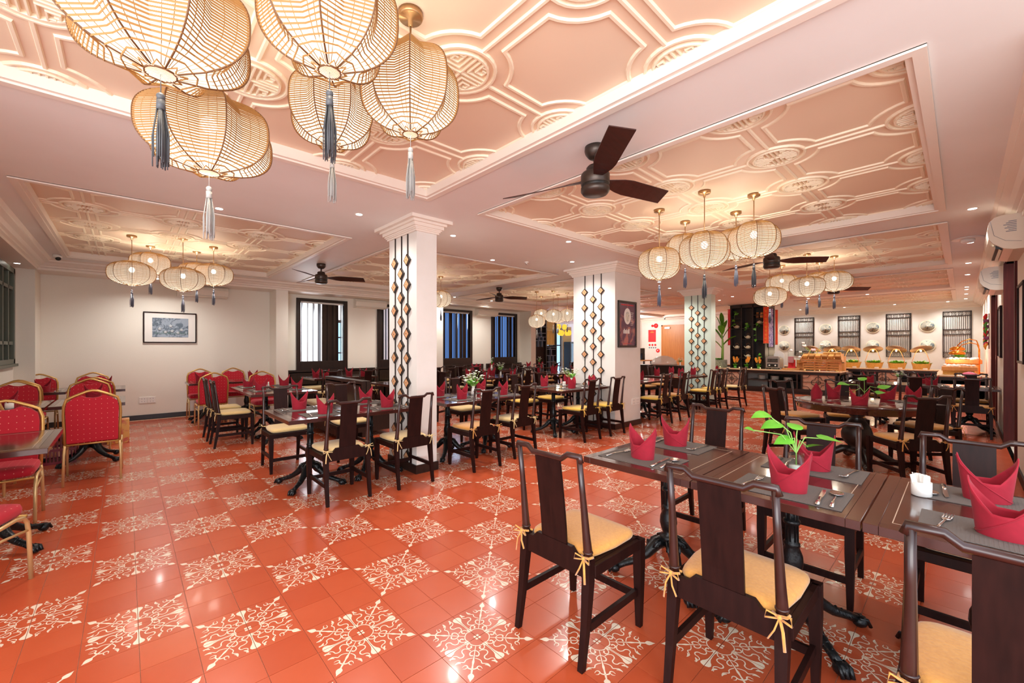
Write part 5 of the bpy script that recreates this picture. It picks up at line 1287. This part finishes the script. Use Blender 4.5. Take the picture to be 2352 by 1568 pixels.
t=banner(16.0,4.12,2.62,R(-20),.12,1.15,M['orange'],'orange banner far side of the purple scroll picture'); banner(15.12,5.25,2.66,R(-95),.1,1.2,M['redp'],'plain red banner at left edge of black shelf')
MB().box(15.45,16.1,4.19,4.22,0,ZC).obj('column_cladding',M['black'],bpy.data.objects['column.003'] if 'column.003' in bpy.data.objects else None)
picture('scroll_picture','tall purple and white scroll picture beside orange banner','picture',(15.55,4.17,2.02),R(-12),.36,1.3,M['black'],M['purple'],0,.03,.03)
# banana plant at left of the shelf
bpn=thing('banana_plant','tall banana plant rising from planter between mint column and black shelf','plant',(15.1,5.47,CT+.2))
s=MB(); s.tube([(0,0,0),(-.02,-.02,.6),(.02,.05,1.2)],[.045,.035,.02],8).obj('trunk',M['stem'],bpn)
for k,(a,z,l,e) in enumerate(((100,1.0,.8,1.3),(90,.7,.8,1.1),(-80,.75,.8,1.1),(-90,.5,.75,.9),(70,1.15,.75,1.5),(-100,.95,.7,1.3),(180,.9,.6,1.2),(120,.4,.7,1.0))):
    b=MB(); a=R(a); n=8; vs=[]
    for i in range(n+1):
        q=i/n; w=.11*math.sin(math.pi*min(.97,q+.04))**.7; rr=l*q*math.cos(e)*.9; zz=z+l*q*math.sin(min(e,1.5))-.25*q*q; dx,dy=math.cos(a),math.sin(a)
        vs+=[(dx*rr-dy*w,dy*rr+dx*w,zz+.03),(dx*rr,dy*rr,zz),(dx*rr+dy*w,dy*rr-dx*w,zz+.03)]
    b.add(vs,[(3*i+j,3*i+j+1,3*i+j+4,3*i+j+3) for i in range(n) for j in (0,1)],0,True); b.obj('leaf',M['leaf'],bpn)
# things on the front counter
def orchid(x,y,label,seed):
    t=thing('orchid_pot',label,'flowers',(x,y,CT)); r=random.Random(seed); MB().lathe([(.03,0),(.045,.03),(.04,.07),(.0001,.06)],12).obj('pot',M['leafd'],t); s=MB(); f=MB(); l=MB()
    for k in range(5):
        a=r.uniform(0,6.28); e=(.09*math.cos(a),.09*math.sin(a),r.uniform(.25,.36)); s.tube([(0,0,.06),(e[0]*.4,e[1]*.4,.2),e],.003,4)
        for j in range(4):
            q=.62+.12*j; c=(e[0]*q,e[1]*q,.08+(e[2]-.06)*q)
            for i in range(5): aa=i*1.256; f.ball((c[0],c[1]+.02*math.cos(aa),c[2]+.02*math.sin(aa)),.014,6,sz=.8)
    for k in range(7): a=k*.9; heart(l,(0,0,.07),(math.cos(a),math.sin(a),.7),(0,0,1),.12)
    s.obj('stem',M['stem'],t); f.obj('blossom',M['petalo'],t); l.obj('foliage',M['leaf'],t)
orchid(14.95,5.02,'orange orchid pot before black shelf, left',1); orchid(14.95,4.68,'orange orchid pot before black shelf, centre',2); orchid(14.95,4.33,'orange orchid pot before black shelf, right',3)
ck=[(14.82,4.85),(14.82,4.5),(14.82,4.25),(14.85,5.45),(15.3,2.4),(15.05,2.4),(15.2,2.55),(14.85,3.1),(14.85,2.75)]
for k,(x,y) in enumerate(ck):
    t=thing('tea_light','lit tea light in glass on black counter, '+['by left orchid','by centre orchid','by right orchid','by planter trough','by glass rack','right of bread rack','behind bread rack corner','left before bread rack','before bread rack centre'][k],'candle',(x,y,CT),0,'tea lights on the black counter'); MB().lathe([(.022,0),(.026,.05),(.024,.05),(.02,.005),(.0001,.005)],12).obj('cup',M['glass'],t); MB().ball((0,0,.03),.008,8,sz=1.8).obj('flame',M['candle'],t)
# glass aquarium planter at left end of counter
t=thing('planter_box','grey green planter trough at left end of black counter','planter',(15.1,5.75,CT)); MB().bbox(-.25,.25,-.35,.35,0,.26,.01).obj('trough',blotch('planter','7F8A72','9AA58C',8),t)
for k in range(14): b=MB(); a=k*.45; heart(b,(.12*math.cos(a*2),.25*math.sin(a),.26),(math.cos(a),math.sin(a),.6),(0,0,1),.12); b.obj('leaf',M['leaf'],t)
# toaster and dispensers
t=thing('conveyor_toaster','grey conveyor toaster on black counter right of shelf','toaster',(15.15,3.95,CT)); MB().bbox(-.2,.2,-.19,.19,.04,.36,.01).bbox(-.16,.16,-.15,.15,.36,.40,.01).obj('body',mat('toaster_steel','B9B3AD',.3,metal=.7),t)
MB().box(-.215,-.2,-.14,.14,.22,.33).box(-.21,-.2,-.14,.14,.07,.17).obj('opening',M['blackp'],t); s=MB()
for k in range(7): s.box(-.222,-.214,-.13+.04*k,-.115+.04*k,.23,.32)
s.obj('grate',M['steel'],t)
for y in (-.08,.08): MB().lathe([(.022,0),(.022,.02),(.0001,.02)],14,M=Tm(-.215,y,.12)@Matrix.Rotation(R(-90),4,'Y')).obj('knob',M['ceramic'],t)
for s_ in ((-.17,-.16),(.17,-.16),(-.17,.16),(.17,.16)): MB().tube([(s_[0],s_[1],0),(s_[0],s_[1],.05)],.015,8).obj('foot',M['blackp'],t)
t=thing('napkin_stand','white rounded paper stand behind the toaster','stand',(15.42,3.9,CT)); MB().add([(0,.14*math.cos(math.pi*k/12),.42+.14*math.sin(math.pi*k/12)) for k in range(13)]+[(0,-.14,0),(0,.14,0)]+[(.02,.14*math.cos(math.pi*k/12),.42+.14*math.sin(math.pi*k/12)) for k in range(13)]+[(.02,-.14,0),(.02,.14,0)],[tuple(range(15)),tuple(range(29,14,-1))]+[(i,15+i,15+(i+1)%15,(i+1)%15) for i in range(15)]).obj('board',M['white'],t)
for k,(y,l) in enumerate(((3.52,'left cereal dispenser with wooden base, pink contents'),(3.30,'right cereal dispenser with dark contents'),)):
    t=thing('cereal_dispenser',l,'dispenser',(15.2,y,CT)); MB().bbox(-.1,.1,-.09,.09,0,.03).bbox(.04,.1,-.09,.09,.03,.3).obj('stand',M['redp'] if k==0 else M['lwood'],t)
    MB().bbox(-.08,.06,-.075,.075,.2,.56-.2*k,.01).obj('hopper',M['glass'],t); MB().bbox(-.07,.05,-.065,.065,.21,.40-.1*k).obj('cereal',M['bread'] if k else mat('cereal_pink','D08A90',.8),t); MB().lathe([(.05,0),(.04,.04),(.015,.06),(.0001,.07)],14,M=Tm(-.01,0,.56-.2*k)).obj('lid',M['ceramic'],t)
for k in range(4):
    t=thing('topping_jar','small clear topping jar of nuts, '+['front left','front right','rear left','rear right'][k],'jar',(15.3,3.12-.0*k,CT+.02) if 0 else (15.25+.12*(k//2),3.12-.14*(k%2),CT),0,'topping jars'); MB().bbox(-.05,.05,-.05,.05,0,.24).obj('glass_box',M['glass'],t); MB().box(-.045,.045,-.045,.045,.005,.15).obj('contents',M['rattand'],t)
t=thing('cutting_board','round edged wooden board with red handled knife on counter','board',(14.95,3.45,CT)); MB().lathe([(.0001,0),(.2,0),(.21,.012),(.2,.025),(.0001,.025)],26,sy=1.35).lathe([(.0001,.03),(.18,.03),(.19,.045),(.18,.055),(.0001,.055)],26,sy=1.3).obj('board',M['lwood'],t); MB().tube([(0,-.1,.065),(0,.1,.065)],.02,8).obj('cloth_wrap',M['redcloth'],t)
# bread crates
bc=thing('bread_rack','two tier light wood bread rack on three slatted crates','bread rack',(15.0,2.72,CT))
for k in range(3):
    y=-.28+.28*k; c=MB()
    for z in (.03,.1,.17): c.box(-.19,-.175,y-.125,y+.125,z,z+.05).box(.175,.19,y-.125,y+.125,z,z+.05)
    for sy_ in (-1,1):
        c.box(-.19,.19,y+sy_*.13-.008,y+sy_*.13+.008,0,.24)
    c.obj('crate',M['lwood'],bc)
c=MB(); c.box(-.22,.2,-.48,.48,.24,.26)
for z in (.26,.31): c.box(-.235,-.22,-.48,.48,z,z+.035)
c.add([(-.2,-.46,.3),(.0,-.46,.4),(.0,.46,.4),(-.2,.46,.3)],[(0,1,2,3)]).box(-.02,.2,-.44,.44,.40,.42).box(-.035,-.02,-.44,.44,.40,.46).box(.19,.205,-.44,.44,.40,.5)
for s_ in (-1,1): c.add([(-.235,s_*.48,.24),(.2,s_*.48,.24),(.2,s_*.46,.5),(-.02,s_*.44,.5),(-.235,s_*.48,.33)]+[(-.235,s_*.465,.24),(.2,s_*.465,.24),(.2,s_*.445,.5),(-.02,s_*.425,.5),(-.235,s_*.465,.33)],[(0,1,2,3,4),(9,8,7,6,5)]+[(i,5+i,5+(i+1)%5,(i+1)%5) for i in range(5)])
c.obj('rack',M['lwood'],bc)
for k in range(6):
    o=thing('bread_loaf','square sliced loaf in lower tier of bread rack, %s from right'%NTH[k],'bread',(14.88,2.34+.15*k,CT+.36),0,'loaves on the bread rack'); MB().bbox(-.06,.06,-.06,.06,0,.11,.015,M=Matrix.Rotation(R(-25),4,'Y')).obj('crust',M['bread'] if k%2 else mat('bread_dark','A8763A',.8),o)
for k in range(3): tag(MB().bbox(-.06,.06,-.065,.065,0,.12,.015).obj('bread_loaf',M['bread'],None,(15.08,2.36+.14*k,CT+.42)),'square loaf in upper tier of rack, %s from right'%NTH[k],'bread','upper loaves')
for k in range(4): tag(MB().tube([(0,-.22,0),(0,-.18,.012),(0,0,.016),(0,.18,.012),(0,.22,0)],[.012,.028,.034,.028,.012],10).obj('baguette',M['bread'],None,(15.0+.06*k,2.88,CT+.45)),'long baguette in upper tier of bread rack, %s from front'%NTH[k],'bread','baguettes')
t=thing('glass_rack','upturned clear glasses on rack at right of bread','glasses',(15.45,2.38,CT)); MB().bbox(-.12,.12,-.12,.12,.0,.42).obj('stand',M['lwood'],t)
for a in range(9): MB().lathe([(.03,0),(.022,.08),(.02,.08),(.028,0)],10,M=Tm(-.07+.07*(a%3),-.07+.07*(a//3),.42)).obj('glass',M['glass'],t)
# lotus arrangement
t=thing('lotus_arrangement','tall pink lotus buds and leaves rising behind bread rack','flowers',(15.5,3.0,CT)); MB().lathe([(.05,0),(.07,.05),(.06,.2),(.04,.25),(.0001,.2)],16).obj('vase',M['ceramic'],t); s=MB()
for k,(dy,dz,c,sz) in enumerate(((.28,.78,'petal',.05),(.25,.68,'petal',.065),(.02,.55,'petalp',.07),(-.18,.72,'petal',.05),(-.14,.32,'petalp',.07),(.35,.5,'petal',.05))):
    s.tube([(0,0,.2),(0,dy*.4,.2+dz*.5),(0,dy,dz)],.006,5); f=MB()
    for j in range(7): a=j*.9; f.lathe([(.0001,0),(sz*.45,sz*.4),(sz*.4,sz*.9),(.0001,sz*1.5)],8,M=Tm(sz*.3*math.cos(a),dy+sz*.3*math.sin(a),dz,a,0,R(14)))
    f.obj('bud',M[c],t)
s.obj('stem',M['stem'],t)
for k in range(9): b=MB(); a=k*.7; heart(b,(0,.15*math.sin(a*2),.25+.04*k*.5),(.3*math.cos(a),math.sin(a),.5),(0,0,1),.2); b.obj('leaf',M['leafd'] if k%2 else M['leaf'],t)
t=thing('red_cloth_mound','crumpled red cloth over dish at right end of counter','cloth',(15.58,2.72,CT)); MB().lathe([(.2,0),(.17,.06),(.09,.13),(.05,.16),(.0001,.17)],14).obj('cloth',M['redcloth'],t)

# ------------------------------------------------------------------ wall lattice panels and plates
def wall_panel_parts(t):
    w,h=.62,1.47; f=MB(); D=.03
    for a in ((-w/2,-w/2+.025),(w/2-.025,w/2)): f.box(a[0],a[1],-D,0,-h/2,h/2)
    for z in (-h/2,-h/2+.16,-.01,.15,h/2-.16,h/2-.02): f.box(-w/2,w/2,-D,0,z,z+.018)
    f.obj('frame',M['black'],t)
    for k in range(13): x=-w/2+.045+k*(w-.09)/12; MB().box(x-.0055,x+.0055,-.02,-.008,-h/2+.16,-.01).box(x-.0055,x+.0055,-.02,-.008,.16,h/2-.16).obj('slat',M['black'],t)
    for z in (-h/2+.09,.08,h/2-.08):
        g_=MB()
        for k in range(4):
            cx_=-w/2+.09+k*(w-.18)/3
            for r_ in (.06,.03): g_.tube([(cx_+r_*math.cos(R(45+60*i)*1)*1.0,-.014,z+r_*math.sin(R(60*i+45))) for i in range(7)],.006,4)
            g_.tube([(cx_-.07,-.014,z-.065),(cx_-.035,-.014,z-.03)],.005,4).tube([(cx_+.07,-.014,z+.065),(cx_+.035,-.014,z+.03)],.005,4).tube([(cx_-.07,-.014,z+.065),(cx_-.035,-.014,z+.03)],.005,4).tube([(cx_+.07,-.014,z-.065),(cx_+.035,-.014,z-.03)],.005,4)
        g_.obj('diamond_band',M['black'],t)
for y,l in ((5.45,'half hidden left of black shelf'),(4.09,'first right of the black shelf'),(2.75,'second right of the black shelf'),(1.45,'third right of the black shelf'),(.11,'rightmost, behind the heat lamps')):
    t=thing('lattice_panel','dark wooden lattice wall panel, '+l,'wall panel',(XE,y,1.79),R(-90),'lattice panels on the buffet wall'); wall_panel_parts(t)
PL=['first from left','second from left','third from left','fourth from left']
for k,y in enumerate((4.75,3.43,2.1,.76)):
    for z,l in ((2.07,'upper'),(1.43,'lower')):
        t=thing('wall_plate','blue and white painted plate, %s row, %s'%(l,PL[k]),'plate',(XE-.005,y,z),R(-90),'painted plates on the buffet wall')
        m_=Matrix.Rotation(R(90),4,'X'); MB().lathe([(.0001,.0205),(.14,.0215),(.165,.0225)],30,M=m_).obj('painting',blotch('plate_paint_%d%s'%(k,l),'E9E5D2','8496A0',7+k*1.7,.54),t); MB().lathe([(.0001,0),(.14,0),(.2,.014),(.2,.018),(.165,.0222),(.155,.0215)],30,M=m_).obj('rim',M['platerim'],t)

# hat lamps and food baskets on the wall counter
for k,(y,l) in enumerate(((3.55,'leftmost'),(3.0,'second from left'),(2.5,'third from left'),(1.95,'fourth from left'),(1.4,'fifth from left'),(.85,'rightmost'))):
    t=thing('hat_lamp','tilted conical palm hat shade on bent poles, '+l,'lamp',(18.13,y,CT),0,'hat lamps over the buffet'); m=Tm(-.02,0,.62,R(12*(k%3-1)),R(-10 if k%2 else 8),R(24))
    MB().lathe([(.25,0),(.245,.004),(.12,.07),(.0001,.12),(.0001,.114),(.12,.064),(.245,0)],26,M=m).obj('hat',M['hat'],t); r_=MB()
    for j in range(16): a=j*math.pi/8; r_.tube([(.245*math.cos(a),.245*math.sin(a),-.003),(.12*math.cos(a),.12*math.sin(a),.06),(0,0,.11)],.0025,4,M=m)
    r_.obj('hat_ribs',M['lwood'],t)
    MB().ball((0,0,.57),.022,8).obj('bulb',M['bulb'],t); lamp('POINT',(-.05,0,.5),2.2,(1,.78,.5),.05,name='hat_light',parent=t)
    MB().tube([(.0,.17,0),(.0,.19,.25),(.02,.12,.5),(0,.04,.66)],.008,6).obj('pole',M['lwood'],t); MB().tube([(.0,-.17,0),(.0,-.19,.25),(.02,-.12,.5),(0,-.04,.66)],.008,6).obj('pole',M['lwood'],t)
    t=thing('food_basket','woven boat basket of salad on buffet, '+l,'basket',(18.42,y,CT),0,'salad baskets on the buffet'); n=18; vs=[]
    for s_,z in ((.75,0),(1,.17),(.95,.17),(.72,.03)):
        for i in range(n): a=2*math.pi*i/n; vs.append((.16*s_*math.cos(a),.235*s_*math.sin(a),z+(.03*abs(math.sin(a))**3 if z>.1 else 0)))
    MB().add(vs,[(j*n+i,j*n+(i+1)%n,(j+1)*n+(i+1)%n,(j+1)*n+i) for j in range(3) for i in range(n)]+[tuple(range(n-1,-1,-1)),tuple(3*n+i for i in range(n))]).obj('basket',M['basket'],t)
    f=MB(); r=random.Random(k)
    for j in range(46): a=r.uniform(0,6.28); q=r.uniform(0,1)**.5; heart(f,(.13*q*math.cos(a),.21*q*math.sin(a),.16+.05*(1-q)),(math.cos(a),math.sin(a),r.uniform(.3,1.6)),(0,0,1),.10)
    tg=f.obj('salad',M['salad'],t); tg['kind']='stuff'
    if k in (1,2,3,5):
        f=MB()
        for j in range(14): a=r.uniform(0,6.28); q=r.uniform(0,.6); f.ball((.1*q*math.cos(a),.15*q*math.sin(a),.215),.022,6)
        f.obj('topping',M['petalo'],t)
for k in range(6): tag(MB().bbox(-.012,.012,-.05,.05,0,.05,.003).obj('food_label',M['white'],None,(18.0,.75+.55*k,CT)),'small white food card on buffet counter, %s from right'%NTH[k],'card','food cards on the buffet')
# carving station with copper heat lamps
for k,(x,y,dx,l) in enumerate(((16.56,.16,-.1,'upper, nearer the wall'),(15.86,.16,-.1,'lower, tilted forward'))):
    t=thing('heat_lamp','copper domed heat lamp on arched pole, '+l,'lamp',(x,y-.35,CT),0,'copper heat lamps'); ht=.62-.1*k
    MB().tube([(0,-.1,0),(0,-.1,ht+.1),(0,-.06,ht+.24),(0,.06,ht+.28),(0,.2,ht+.22),(0,.28,ht+.1)],.012,8).obj('arched_pole',M['copper'],t)
    MB().lathe([(.14,-.02),(.15,.0),(.14,.04),(.09,.075),(.03,.09),(.0001,.095)],24,M=Tm(0,.28,ht)).obj('dome',M['copper'],t)
    MB().lathe([(.0001,-.012),(.1,-.012),(.1,-.006),(.0001,-.006)],20,M=Tm(0,.28,ht)).obj('heat_element',M['heat'],t); lamp('POINT',(0,.28,ht-.06),9,(1,.35,.25),.06,name='heat_light',parent=t)
    MB().bbox(-.15,.15,-.18,-.02,0,.02).obj('base',M['copper'],t)
for k,(x,y,w,l) in enumerate(((15.5,.05,.30,'front wooden box of steamed buns under heat lamps'),(16.2,-.02,.32,'rear wooden box of white buns under heat lamps'))):
    t=thing('serving_box',l,'food box',(x,y,CT)); z0=.1+.16*k
    MB().bbox(-.18,.18,-w+.05,w-.02,0,z0,.006).obj('riser',M['basket'],t); MB().bbox(-.2,.2,-w,w,z0,z0+.1,.006).obj('box',M['lwood'],t); f=MB(); r=random.Random(k+20)
    for j in range(26): f.ball((r.uniform(-.16,.16),r.uniform(-w+.05,w-.05),z0+.11+r.uniform(0,.03)),.04,8,sz=.7)
    f.obj('buns',M['ceramic'],t)['kind']='stuff'
t=thing('pink_cloth_tray','tray of pink cloth and tongs at right end of counter','tray',(15.15,-.12,CT)); MB().bbox(-.16,.16,-.2,.2,0,.015).obj('tray',M['steel'],t); MB().lathe([(.14,.015),(.11,.06),(.05,.08),(.0001,.085)],10).obj('cloth',mat('pink_cloth','E0708C',.8),t); MB().tube([(-.1,-.15,.03),(0,0,.1),(.1,.13,.03)],.006,5).obj('tongs',M['steel'],t)
t=thing('herb_pot','green herb pot in white planter behind heat lamps','plant',(17.6,.05,CT)); MB().lathe([(.1,0),(.13,.28),(.12,.28),(.0001,.24)],18).obj('pot',M['ceramic'],t)
for k in range(26): b=MB(); a=k*2.4; heart(b,(.07*math.cos(a),.07*math.sin(a),.26+.012*k),(math.cos(a),math.sin(a),.9),(0,0,1),.13); b.obj('leaf',M['leafd'] if k%2 else M['leaf'],t)
t=thing('vegetable_string','hanging string of chillies onions and carrots on right wall','decoration',(13.6,YR+.03,1.75)); MB().tube([(0,0,.35),(0,0,-.4)],.008,5).obj('rope',M['rattand'],t); r=random.Random(11)
for k in range(22):
    z=.28-.03*k; c=[M['redp'],M['petalo'],M['leafd'],mat('onion_purple','8E4A78',.4)][k%4] if k<4 else [M['redp'],M['petalo'],M['leafd'],bpy.data.materials['onion_purple']][k%4]
    a=r.uniform(-.1,.1)
    if k%4==3: MB().ball((a,.04,z),.045,10).obj('onion',c,t)
    else: MB().tube([(a,.03,z+.06),(a*1.3,.06,z),(a*1.6,.05,z-.07)],[.02,.026,.004],8).obj('pepper' if k%4!=1 else 'carrot',c,t)
# door corner at the far left of the buffet wall
d=bpy.data.objects.new('door_3',None); COL.objects.link(d); d['kind']='structure'; d.location=(XE,9.0,0)
MB().box(-.06,-.01,-.78,.78,0,2.4).obj('door_leaf',M['door'],d); MB().box(-.07,0,.78,.84,0,2.46).box(-.07,0,-.84,-.78,0,2.46).box(-.07,0,-.84,.84,2.4,2.46).obj('door_frame',M['door'],d)
MB().box(-.1,-.06,-.62,-.57,1.05,1.25).tube([(-.12,-.6,1.15),(-.12,-.45,1.15)],.012,8).obj('door_handle',M['steel'],d); MB().box(-.12,-.06,.4,.65,2.28,2.36).obj('door_closer',M['steel'],d); MB().box(-.065,-.06,-.5,-.35,2.2,2.28).obj('door_sign',M['white'],d)
t=thing('fire_alarm_bell','red fire alarm bell high beside the orange door','alarm',(XE,10.15,2.45),R(-90)); MB().lathe([(.0001,-.06),(.09,-.05),(.12,0)],20,M=Matrix.Rotation(R(90),4,'X')@Matrix.Scale(-1,4,(0,0,1))).obj('gong',M['redp'],t); MB().ball((-.17,-.03,0),.06,12).obj('strobe',M['redp'],t)
t=thing('alarm_button','round red break glass alarm button beside orange door','alarm',(XE,10.05,1.22),R(-90)); MB().lathe([(.0001,.03),(.08,.03),(.1,0)],20,M=Matrix.Rotation(R(90),4,'X')).obj('disc',M['redp'],t); MB().box(-.02,.02,-.035,-.03,-.02,.02).obj('button',M['white'],t)
t=thing('red_notice','red notice sheet on wall left of the orange door','notice',(XE,10.35,1.95),R(-90)); MB().box(-.2,.2,-.006,0,-.3,.3).obj('sheet',M['redp'],t); MB().box(-.09,.09,-.008,-.006,.16,.19).box(-.06,.06,-.008,-.006,.22,.235).obj('lettering',M['petalo'],t)
t=thing('pictogram_notice','white notice with small red pictograms under the red one','notice',(XE,10.33,1.45),R(-90)); MB().box(-.24,.24,-.006,0,-.16,.16).obj('sheet',M['white'],t); s=MB()
for k in range(3): s.box(-.2+.15*k,-.1+.15*k,-.008,-.006,.0,.1)
s.obj('pictogram',M['redp'],t); s=MB()
for k in range(4): s.box(-.2+.11*k,-.13+.11*k,-.008,-.006,-.12,-.05)
s.obj('lettering',M['bluegrey'],t)
t=thing('side_table','dark side table carrying coffee machines by orange door','table',(16.6,9.7,0)); MB().bbox(-.35,.35,-.75,.75,.8,.84).obj('tabletop',M['lwood'],t)
for a in (-1,1):
    for b_ in (-1,1): MB().box(a*.3-.03,a*.3+.03,b_*.68-.03,b_*.68+.03,0,.8).obj('leg',M['black'],t)
for k,y in enumerate((9.45,9.95)):
    t=thing('coffee_machine','black and chrome coffee machine, %s on side table'%('right' if k==0 else 'left'),'coffee machine',(16.6,y,.84)); MB().bbox(-.2,.2,-.2,.2,.28,.5,.01).bbox(.0,.2,-.2,.2,0,.28).bbox(-.2,.2,-.2,.2,0,.05).obj('body',M['blackp'],t)
    MB().bbox(-.21,-.2,-.18,.18,.3,.46).box(-.18,.18,-.18,.18,.5,.52).obj('chrome_panel',M['steel'],t)
    for q in range(3): MB().tube([(-.14,-.12+.12*q,.28),(-.14,-.12+.12*q,.22),(-.24,-.12+.12*q,.21)],.014,6).obj('group_handle',M['steel'],t)
t=thing('food_cover_table','black table with clear dome cover left of mint column','table',(14.2,7.1,0)); MB().bbox(-.4,.4,-.8,.8,.72,.76).box(-.38,.38,-.78,.78,.0,.72).obj('body',M['black'],t)
MB().lathe([(.45,0),(.42,.12),(.3,.25),(.12,.32),(.0001,.33)],24,M=Tm(0,0,.76)).obj('dome_cover',mat('frosted_dome','DDD6CC',.2,alpha=.55),t)
# cloth patch: small threshold strip of grey carpet is part of floor_side_room
for nm in ('CH',):
    for p in CH.values():
        if p.name not in _used: 
            for c_ in list(p.children_recursive): bpy.data.objects.remove(c_)
            bpy.data.objects.remove(p)
